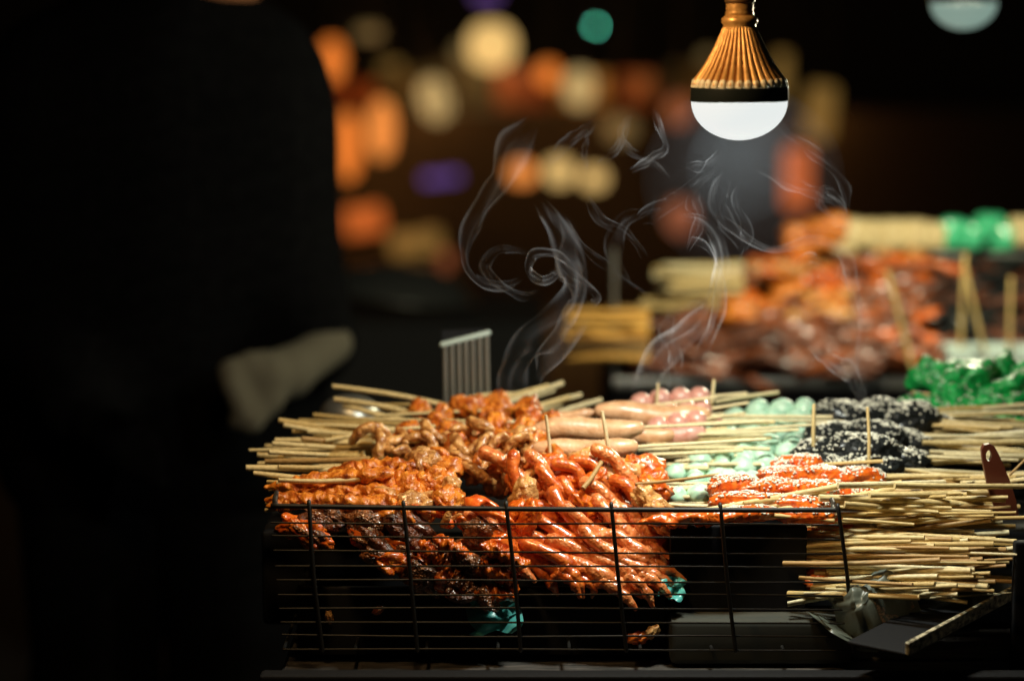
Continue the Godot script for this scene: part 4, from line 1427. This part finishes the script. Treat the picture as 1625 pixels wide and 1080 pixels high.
# ---------------------------------------------------------------- the market behind
func lantern(called: String, label: String, cat: String, px: float, py: float, z: float, wpx: float, hpx: float, mat: Material, light: Color, energy: float, hang := 2.6, boxy := false, tilt := 0.0) -> void:
	var p := at(px, py, z)
	var u := px_size(z)
	var w := wpx * u * 0.88
	var h := hpx * u * 0.88
	var t := thing(called, label, cat, p, "market lamps")
	var s := Shape.new()
	if boxy:
		add_box(s, Vector3.ZERO, Vector3(w, h, minf(w, h) * 0.7), minf(w, h) * 0.18)
	else:
		var prof := []
		for k in 15:
			var a := PI * k / 14.0
			var rib := 1.0 + 0.012 * (1 if k % 2 else -1)
			prof.append(Vector2(maxf(sin(a), 0.12) ** 0.7 * w / 2 * rib, cos(a) * h / 2))
		add_lathe(s, prof, 24)
	put("lamp_shade", s.mesh(mat), t)
	s = Shape.new()
	add_lathe(s, [Vector2(0.001, 0.02), Vector2(w * 0.16, 0.02), Vector2(w * 0.16, 0.0), Vector2(0.001, 0.0)].map(func(q): return q + Vector2(0, h / 2)), 14)
	put("lamp_cap", s.mesh(M.black_steel), t)
	s = Shape.new()
	add_bar(s, Vector3(0, h / 2 + 0.02, 0), Vector3(0, hang - p.y, 0), 0.004)
	put("cord", s.mesh(M.cable), t)
	if energy > 0.0:
		omni(p, light, energy * 0.14, minf(w, h) * 0.3, "lamp_light")
	t.rotation.z = tilt


func build_market() -> void:
	var warm := Color(1.0, 0.62, 0.28)
	var orange := glow("lantern_orange", Color(0.90, 0.47, 0.17), 1.1)
	var amber := glow("lantern_amber", Color(0.86, 0.50, 0.22), 1.35)
	var yellow := glow("lamp_yellow", Color(0.93, 0.76, 0.46), 1.05)
	var cream := glow("lamp_cream", Color(0.80, 0.68, 0.44), 0.85)
	var rust := glow("lantern_rust", Color(0.72, 0.34, 0.13), 1.1)
	var olive := glow("lamp_olive", Color(0.55, 0.46, 0.28), 0.5)
	var green := glow("lamp_green", Color(0.35, 0.78, 0.62), 1.0)
	var violet := glow("lamp_violet", Color(0.36, 0.26, 0.56), 1.0)
	var dim := glow("lantern_dim", Color(0.62, 0.33, 0.2), 0.75)
	var ochre := glow("lamp_ochre", Color(0.55, 0.42, 0.2), 0.65)
	var z := -8.0
	lantern("paper_lantern", "short orange paper lantern at the upper left of the market lamps", "lantern", 527, 95, z, 42, 74, orange, warm, 0.5)
	lantern("paper_lantern", "long orange paper lantern, the left one of a hanging pair", "lantern", 552, 232, z, 46, 118, orange, warm, 0.6)
	lantern("paper_lantern", "long orange paper lantern, the right one of a hanging pair", "lantern", 606, 205, z + 0.2, 46, 104, amber, warm, 0.0)
	lantern("paper_lantern", "rust coloured lantern low at the left behind the vendor", "lantern", 577, 350, z, 72, 50, rust, warm, 0.25, 2.6, true, 0.15)
	lantern("globe_lamp", "big round yellow lamp at the top of the market", "lamp", 780, 73, z - 0.5, 84, 80, yellow, Color(1, 0.8, 0.5), 0.8)
	lantern("paper_lantern", "leaning cream lantern left of the big round lamp", "lantern", 690, 158, z - 0.3, 52, 78, cream, warm, 0.3, 2.6, false, 0.3)
	lantern("globe_lamp", "small red orange lamp right of the big round lamp", "lamp", 870, 118, z, 40, 44, orange, warm, 0.0)
	lantern("globe_lamp", "cream lamp beside the small red orange lamp", "lamp", 920, 140, z - 0.2, 52, 66, cream, warm, 0.3)
	for q in [[828, 274, 48, 40, "left", amber], [888, 272, 48, 46, "middle", yellow], [943, 283, 44, 36, "right", yellow]]:
		lantern("table_lamp", "%s lamp of the row of three yellow lamps in the middle" % q[4], "lamp", q[0], q[1], z + 0.4, q[2], q[3], q[5], Color(1, 0.75, 0.42), 0.3 if q[4] == "middle" else 0.0)
	lantern("point_lamp", "tiny green lamp far away at the top", "lamp", 945, 42, -9.2, 9, 9, glow("green_point", Color(0.35, 0.82, 0.66), 16.0), Color(0.4, 1, 0.8), 0.0, 2.6)
	lantern("neon_sign", "short violet neon tube in the dark at the left", "neon", 700, 282, z, 66, 16, violet, Color(0.6, 0.4, 1), 0.0, 2.6, true, 0.1)
	lantern("neon_sign", "violet neon tube cut by the top of the picture", "neon", 772, -6, z - 0.5, 44, 16, violet, Color(0.6, 0.4, 1), 0.0, 2.6, true)
	lantern("paper_lantern", "dim olive lantern between the cream lantern and the big lamp", "lantern", 770, 168, z - 0.8, 56, 34, olive, warm, 0.0)
	lantern("paper_lantern", "dim lantern peeking out at the upper left corner of the market", "lantern", 585, 52, z - 0.6, 50, 24, olive, warm, 0.0)
	lantern("paper_lantern", "dim salmon lantern low behind the smoke at the left", "lantern", 707, 412, z + 0.4, 24, 34, dim, warm, 0.0)
	lantern("paper_lantern", "dim red lantern seen through the smoke in the middle", "lantern", 1080, 345, z + 0.2, 50, 60, dim, warm, 0.25)
	lantern("paper_lantern", "tall dim orange lantern right of the lit bulb", "lantern", 1265, 282, z + 0.1, 46, 108, rust, warm, 0.3, 2.6, true)
	lantern("paper_lantern", "tall ochre lantern close at the right of the lit bulb", "lantern", 1302, 178, z - 0.3, 48, 96, ochre, warm, 0.2, 2.6, true, -0.1)
	lantern("paper_lantern", "faint lantern just left of the lit bulb", "lantern", 1078, 175, z - 0.3, 46, 54, dim, warm, 0.0)
	lantern("paper_lantern", "faint ochre lantern above the row of three yellow lamps", "lantern", 985, 205, z - 0.3, 56, 44, olive, warm, 0.0)
	for q in [[640, 300, 40, 40, dim], [660, 385, 90, 40, ochre], [815, 205, 44, 40, ochre], [900, 190, 40, 34, olive], [620, 120, 40, 50, ochre], [1045, 215, 40, 60, ochre], [1130, 120, 40, 90, olive], [1200, 265, 40, 60, olive], [1010, 345, 50, 30, rust], [870, 345, 70, 24, dim], [735, 95, 30, 60, olive], [1240, 120, 26, 80, ochre]]:
		lantern("paper_lantern", "faint far lantern, %s of the row of three yellow lamps, %s" % ["left" if q[0] < 800 else ("right" if q[0] > 980 else "near the middle"), "%s, %s" % ["higher up" if q[1] < 240 else "lower down", "upright" if q[2] < q[3] else "wide"]], "lantern", q[0], q[1], z - 1.2 if q[0] != 660 else z - 0.2, q[2], q[3], q[4], warm, 0.0, 2.6, q[0] % 4 == 0, rr(-0.3, 0.3))
	# the stall they hang in
	var t := thing("market_stall", "dark market stall far behind, hung with lanterns", "stall", Vector3(0.0, 0, -9.4))
	var s := Shape.new()
	for sx in [-2.6, 2.4]:
		s = Shape.new()
		add_box(s, Vector3(sx, 1.3, 1.6), Vector3(0.05, 2.6, 0.05), 0.005)
		put("post", s.mesh(M.black_steel), t)
	for zz in [0.4, 1.6]:
		s = Shape.new()
		add_box(s, Vector3(-0.1, 2.62, zz), Vector3(5.6, 0.05, 0.05), 0.005)
		put("beam", s.mesh(M.black_steel), t)
	s = Shape.new()
	add_box(s, Vector3(-0.1, 0.42, 0.7), Vector3(5.0, 0.84, 0.5), 0.01)
	put("counter", s.mesh(M.stall_dark), t)
	s = Shape.new()
	add_box(s, Vector3(-0.1, 2.72, -0.2), Vector3(6.0, 0.02, 4.0), 0.004, Basis(Vector3.RIGHT, 0.08))
	put("canopy", s.mesh(M.canopy_cloth), t)
	s = Shape.new()
	add_box(s, Vector3(-0.1, 1.3, -1.5), Vector3(6.4, 2.6, 0.05), 0.005)
	put("back_wall", s.mesh(M.stall_dark), t)
	# goods on the counter, blurred away
	var goods := []
	var tones := [M.carton, M.foam_grey, M.handle_brown, M.tofu_yellow, M.sauce_brown]
	for k in 11:
		s = Shape.new()
		var w := rr(0.12, 0.26)
		var h := rr(0.1, 0.22)
		add_box(s, Vector3(0, h / 2, 0), Vector3(w, h, rr(0.1, 0.16)), 0.01)
		var b := put("goods_box", s.mesh(tones[k % 5]), self, Transform3D(Basis(Vector3.UP, rr(-0.5, 0.5)), Vector3(-1.7 + k * 0.25, 0.842, -8.7 + rr(-0.08, 0.08))))
		tag(b, "box of goods on the counter of the far stall", "box", "boxes on the far counter")
		goods.append(b)
	single_out(goods, "box of goods", "on the far counter")
	# pan lid glinting at the left
	s = Shape.new()
	add_lathe(s, [Vector2(0.001, 0.05), Vector2(0.05, 0.046), Vector2(0.10, 0.03), Vector2(0.13, 0.0), Vector2(0.135, -0.004), Vector2(0.001, -0.004)], 28)
	var lid := at(635, 465, -2.4)
	tag(put("pan_lid", s.mesh(M.grey_steel), self, Transform3D(Basis(Vector3.BACK, -0.12), lid)), "dull steel pan lid in the dark behind the vendor's glove", "lid")
	s = Shape.new()
	add_box(s, Vector3(0, -0.36, 0), Vector3(0.5, 0.7, 0.4), 0.01)
	tag(put("side_table", s.mesh(M.stall_dark), self, Transform3D(Basis.IDENTITY, lid + Vector3(0, -0.016, 0))), "dark side table that carries the steel pan lid", "table")
	# a dark house front closes the view
	s = Shape.new()
	var h := thing("dark_house", "unlit dark house front far behind the market", "building", Vector3(0, 0, -20))
	add_box(s, Vector3(0, 4, 0), Vector3(26, 8, 0.4), 0.02)
	put("wall", s.mesh(M.stall_dark), h)
	for k in 8:
		s = Shape.new()
		add_box(s, Vector3(-10.5 + k * 3.0, 4.2, 0.205), Vector3(1.1, 1.5, 0.05), 0.01)
		put("window", s.mesh(M.black_band), h)


# ---------------------------------------------------------------- the vendor
func build_vendor() -> void:
	var z := -1.0
	var u := px_size(z)
	var o := at(255, 640, z)
	var t := thing("person", "person in a black jacket and pale gloves standing behind the left end", "person", Vector3(o.x, 0, z))
	var c := Vector3(0, 0, 0)
	var L := func(px: float, py: float, dz := 0.0) -> Vector3: return at(px, py, z + dz) - t.position
	var hip: float = L.call(255, 700).y
	# body: one skin over trunk, neck and head
	var s := Shape.new()
	var chin: Vector3 = L.call(378, 24)
	var neck: Vector3 = L.call(300, 60)
	var head: Vector3 = neck + Vector3(0.03, 0.155, 0.02)
	add_body(s, [[neck, head + Vector3(-0.01, -0.08, 0), 0.052, 0.05], [head + Vector3(0, 0.03, 0), head + Vector3(0, 0.0, 0), 0.078, 0.075], [head + Vector3(0.018, -0.03, 0.02), chin + Vector3(0, 0.012, 0), 0.058, 0.02], [head + Vector3(0.045, -0.01, 0.055), head + Vector3(0.055, -0.03, 0.068), 0.012, 0.014]], 0.008, 0.03)
	put("head", s.mesh(M.skin_tone), t)
	s = Shape.new()
	add_body(s, [[head + Vector3(-0.02, 0.04, -0.02), head + Vector3(-0.01, 0.055, 0), 0.088, 0.085], [head + Vector3(-0.045, -0.02, -0.03), head + Vector3(-0.03, 0.03, -0.02), 0.06, 0.08]], 0.01, 0.03)
	put("hair", s.mesh(M.hair), t)
	for k in 2:
		s = Shape.new()
		add_blob(s, head + Vector3(0.062 - k * 0.045, 0.0, 0.048 + k * 0.022), Vector3(0.012, 0.007, 0.006), 8, 12)
		put("eye", s.mesh(M.black_band), t)
	s = Shape.new()
	add_blob(s, head + Vector3(0.052, -0.062, 0.062), Vector3(0.02, 0.005, 0.008), 8, 12)
	put("mouth", s.mesh(M.pink_sausage), t)
	s = Shape.new()
	add_blob(s, head + Vector3(-0.05, -0.01, 0.055), Vector3(0.012, 0.03, 0.02), 8, 12)
	put("ear", s.mesh(M.skin_tone), t)
	# jacket: trunk and both upper arms
	var sh_l: Vector3 = L.call(408, 118)
	var sh_r: Vector3 = L.call(85, 125)
	var elbow: Vector3 = L.call(448, 465, 0.02)
	var wrist_a: Vector3 = L.call(496, 540, 0.08)
	s = Shape.new()
	add_body(s, [[Vector3(0.01, neck.y - 0.06, 0), Vector3(0.0, hip + 0.1, 0), 0.125, 0.14], [Vector3(-0.09, neck.y - 0.1, 0), Vector3(-0.08, hip, 0), 0.1, 0.115], [Vector3(0.1, neck.y - 0.1, 0), Vector3(0.08, hip, 0), 0.1, 0.115], [neck, Vector3(0, neck.y - 0.06, 0), 0.062, 0.09], [sh_l, elbow, 0.072, 0.056], [elbow, wrist_a, 0.056, 0.05], [sh_r, L.call(30, 480), 0.072, 0.056], [L.call(30, 480), L.call(120, 640, 0.15), 0.056, 0.045], [Vector3(0.03, neck.y + 0.005, 0.0), Vector3(-0.03, neck.y + 0.005, 0.0), 0.06, 0.06]], 0.014, 0.05)
	put("jacket", s.mesh(M.jacket), t)
	s = Shape.new()
	for sx in [-1, 1]:
		add_body(s, [[Vector3(0.075 * sx, hip + 0.02, 0), Vector3(0.08 * sx, 0.48, 0.02), 0.1, 0.07], [Vector3(0.08 * sx, 0.48, 0.02), Vector3(0.085 * sx, 0.09, 0), 0.07, 0.048]], 0.018, 0.04)
	put("trousers", s.mesh(M.jacket), t)
	for sx in [-1, 1]:
		s = Shape.new()
		add_body(s, [[Vector3(0.085 * sx, 0.045, -0.03), Vector3(0.095 * sx, 0.035, 0.13), 0.045, 0.035]], 0.01, 0.03)
		put("shoe", s.mesh(M.black_steel), t)
	# forearm in a pale sleeve with the gloved hand, five fingers
	var e0: Vector3 = L.call(528, 545, 0.10)
	var e1: Vector3 = L.call(455, 592, 0.17)
	var palm: Vector3 = L.call(420, 602, 0.2)
	var knuck: Vector3 = L.call(396, 608, 0.21)
	s = Shape.new()
	var bones := [[e0, e1, 0.022, 0.026], [e1, palm, 0.026, 0.027], [palm + Vector3(0, 0.010, 0), knuck + Vector3(0, 0.010, 0), 0.02, 0.016], [palm + Vector3(0, -0.010, 0), knuck + Vector3(0.006, -0.012, 0), 0.02, 0.016]]
	for k in 4:
		var from := knuck + Vector3(0.004 * k, 0.024 - k * 0.016, 0.004)
		var mid := from + Vector3(-0.020 + 0.003 * k, -0.008, 0.014) * (1.0 if k != 3 else 0.8)
		var end := mid + Vector3(0.002, -0.014, 0.012) * (1.0 if k != 3 else 0.8)
		bones.append([from, mid, 0.0105, 0.0095])
		bones.append([mid, end, 0.0095, 0.008])
	bones.append([palm + Vector3(0.008, -0.022, 0.014), palm + Vector3(-0.012, -0.036, 0.026), 0.012, 0.01])
	bones.append([palm + Vector3(-0.012, -0.036, 0.026), palm + Vector3(-0.028, -0.040, 0.032), 0.01, 0.008])
	add_body(s, bones, 0.004, 0.012)
	put("glove", s.mesh(M.glove), t)
	s = Shape.new()
	var f0: Vector3 = L.call(120, 640, 0.15)
	bones = [[f0, f0 + Vector3(0.06, -0.03, 0.05), 0.034, 0.03]]
	for k in 4:
		bones.append([f0 + Vector3(0.06, -0.012 - k * 0.014, 0.06), f0 + Vector3(0.10, -0.03 - k * 0.014, 0.075), 0.0105, 0.009])
	bones.append([f0 + Vector3(0.05, -0.01, 0.06), f0 + Vector3(0.07, 0.0, 0.09), 0.011, 0.009])
	add_body(s, bones, 0.005, 0.012)
	put("glove", s.mesh(M.jacket), t)


# ---------------------------------------------------------------- smoke
func wisp(s: Shape, pts: Array, widths: Array, dens: float, z0: float, turn: float, k: float, edges := 2) -> void:
	# pts: picture points of the core line; each becomes a point of a thin curling sheet at depth z0
	var line := []
	var j := 0
	for p in pts:
		line.append(at(p[0], p[1], z0 + 0.03 * noise.get_noise_2d(k * 3.1, j * 0.6)))
		j += 1
	line = spline(line, 14)
	var u := px_size(z0)
	var cols := 25
	var n := line.size()
	var rows := []
	for r in n:
		var t: Vector3 = (line[mini(r + 1, n - 1)] - line[maxi(r - 1, 0)]).normalized()
		var flow := float(r) / (n - 1)
		var across := t.cross(Vector3.BACK).normalized()
		var yaw := turn + 1.1 * noise.get_noise_2d(flow * 2.2 + k * 7.0, 3.0)
		across = across.rotated(t, yaw)
		var w := rad_at(widths, flow) * u
		var ends := smoothstep(0.0, 0.12, flow) * smoothstep(1.0, 0.75, flow)
		var row := []
		for c in cols:
			var f := float(c) / (cols - 1)
			var wob := 0.16 * w * noise.get_noise_3d(flow * 5.0, f * 1.4, k * 5.0)
			var p: Vector3 = line[r] + across * ((f - 0.5) * w) + t.cross(across) * wob + across * wob
			var d := 0.09 + 0.42 * exp(-pow((f - 0.09) / 0.07, 2.0))
			if edges > 1:
				d += 0.3 * exp(-pow((f - 0.9) / 0.07, 2.0)) + 0.2 * exp(-pow((f - 0.45 - 0.2 * noise.get_noise_2d(flow * 3.0, k)) / 0.06, 2.0))
			d *= smoothstep(0.0, 0.05, f) * smoothstep(1.0, 0.92, f)
			d *= clampf(0.75 + 1.1 * noise.get_noise_3d(flow * 3.5, f * 2.0, k * 9.0), 0.12, 1.5)
			row.append(s.vert(p, Vector2(f, flow), Color(1, 1, 1, clampf(d * dens * 0.8 * ends, 0.0, 1.0))))
		rows.append(row)
	for r in n - 1:
		for c in cols - 1:
			s.quad(rows[r][c], rows[r][c + 1], rows[r + 1][c + 1], rows[r + 1][c])


func build_smoke() -> void:
	var m := StandardMaterial3D.new()
	m.resource_name = "smoke"
	m.albedo_color = lin(0.80, 0.82, 0.92, 0.28)
	m.roughness = 1.0
	m.metallic_specular = 0.0
	m.transparency = BaseMaterial3D.TRANSPARENCY_ALPHA
	m.vertex_color_use_as_albedo = true
	m.cull_mode = BaseMaterial3D.CULL_DISABLED
	m.backlight_enabled = true
	m.backlight = Color(1, 1, 1)
	var groups := [
		["smoke curling up behind the ribbed turner into a loop at the left", -0.09, [
			[[[815, 630], [815, 590], [845, 545], [895, 500], [912, 450], [900, 395], [875, 345], [850, 315]], [60, 75, 70, 55, 60, 50, 40, 20], 0.75, 0.3],
			[[[850, 605], [868, 570], [905, 520], [918, 470], [900, 420], [905, 370], [880, 330]], [26, 40, 50, 40, 40, 30, 16], 0.6, -0.5],
			[[[905, 420], [880, 402], [846, 406], [840, 430], [862, 447], [890, 428]], [10, 18, 20, 22, 18, 10], 1.0, 0.2],
			[[[830, 440], [795, 455], [756, 442], [738, 405], [752, 350], [788, 290], [822, 230], [850, 185]], [10, 18, 26, 30, 40, 60, 60, 40], 0.6, 0.3],
			[[[846, 405], [800, 395], [770, 420], [790, 450], [830, 470], [860, 460]], [8, 16, 22, 16, 14, 8], 0.5, -0.3],
			[[[880, 420], [905, 440], [945, 468], [938, 485]], [30, 34, 22, 10], 0.7, 0.4],
			[[[895, 345], [920, 385], [960, 420], [1010, 455], [1050, 480]], [8, 14, 16, 14, 8], 0.55, 0.2],
			[[[930, 310], [955, 350], [1000, 375], [1030, 420]], [10, 20, 20, 10], 0.3, 0.2],
		]],
		["smoke rising from the sausages towards the lit bulb", -0.1, [
			[[[1018, 632], [1040, 575], [1085, 530], [1125, 490], [1146, 440], [1140, 385], [1112, 350], [1072, 345]], [40, 50, 46, 40, 34, 26, 18, 10], 1.1, 0.4],
			[[[1064, 630], [1072, 580], [1060, 530], [1066, 495]], [14, 26, 26, 12], 0.9, -0.3],
			[[[1095, 600], [1118, 550], [1140, 500], [1142, 440], [1120, 390], [1085, 380]], [14, 24, 26, 22, 18, 10], 1.0, 0.1],
			[[[1000, 460], [975, 400], [990, 350], [1030, 330], [1045, 300]], [14, 30, 34, 30, 16], 0.3, 0.5],
			[[[1180, 395], [1150, 345], [1140, 310], [1160, 270]], [20, 36, 40, 20], 0.2, 0.3],
		]],
		["haze of smoke gathering right under the lit bulb", -0.05, [
			[[[1010, 352], [1060, 325], [1110, 285], [1150, 240]], [20, 44, 40, 18], 0.15, 0.2],
			[[[1090, 400], [1110, 350], [1100, 310], [1140, 270]], [10, 24, 26, 12], 0.16, 0.2],
			[[[1170, 420], [1185, 370], [1170, 320], [1178, 280]], [10, 26, 26, 10], 0.18, 0.9],
			[[[1050, 300], [1085, 268], [1120, 262], [1150, 232]], [8, 18, 18, 8], 0.16, 0.5],
		]],
		["smoke climbing at the right from the black cakes past the bulb", -0.12, [
			[[[1368, 645], [1352, 595], [1310, 565], [1280, 535]], [16, 34, 34, 16], 1.3, 0.1],
			[[[1384, 640], [1368, 580], [1366, 510], [1352, 450], [1335, 400], [1290, 385], [1220, 395], [1160, 360], [1125, 330]], [10, 22, 24, 26, 26, 24, 20, 16, 8], 1.0, 0.2],
			[[[1345, 345], [1322, 318], [1280, 300], [1240, 285], [1200, 262]], [8, 22, 24, 24, 12], 0.5, 0.1],
			[[[1346, 335], [1338, 290], [1300, 248], [1262, 222], [1238, 200]], [8, 20, 24, 20, 8], 0.35, 0.3],
			[[[1325, 345], [1300, 322], [1310, 300], [1335, 320], [1345, 350]], [6, 14, 16, 14, 6], 0.5, -0.2],
			[[[1345, 420], [1320, 440], [1290, 410], [1250, 420], [1215, 390]], [8, 20, 20, 16, 8], 0.7, 0.2],
		]],
		["thin smoke threads drifting up between the lamps at the top", -0.14, [
			[[[948, 262], [975, 240], [992, 210], [1000, 178]], [8, 16, 14, 8], 0.6, 0.2],
			[[[1000, 272], [1030, 255], [1056, 235], [1046, 200], [1038, 170]], [10, 18, 16, 14, 8], 0.7, 0.2],
			[[[930, 270], [928, 235], [935, 205]], [6, 12, 6], 0.5, 0.1],
			[[[870, 260], [895, 230], [930, 205], [950, 180]], [12, 22, 18, 10], 0.35, 0.2],
			[[[1000, 180], [985, 215], [1000, 240], [1040, 260], [1075, 300]], [6, 14, 14, 14, 6], 0.4, -0.3],
		]],
	]
	# the thicker steam that hangs under the bulb
	for q in [[1178, 285, Vector3(0.15, 0.14, 0.12), 0.035, "wide soft steam hanging under the lit bulb"], [1180, 262, Vector3(0.085, 0.085, 0.07), 0.07, "denser core of the steam right under the lit bulb"]]:
		var mist := FogVolume.new()
		mist.name = free_name("steam", self)
		mist.shape = RenderingServer.FOG_VOLUME_SHAPE_ELLIPSOID
		mist.size = q[2]
		var fog := FogMaterial.new()
		fog.density = q[3]
		fog.albedo = Color(0.82, 0.88, 0.95)
		mist.material = fog
		add_child(mist)
		mist.position = at(q[0], q[1], 0.0)
		tag(mist, q[4], "steam")
	var k := 1.0
	for g in groups:
		var s := Shape.new()
		s.colored = true
		for w in g[2]:
			wisp(s, w[0], w[1], w[2], g[1], w[3], k)
			k += 1.0
		var o := put("smoke", s.mesh(m))
		tag(o, g[0], "smoke", "smoke over the hot food")
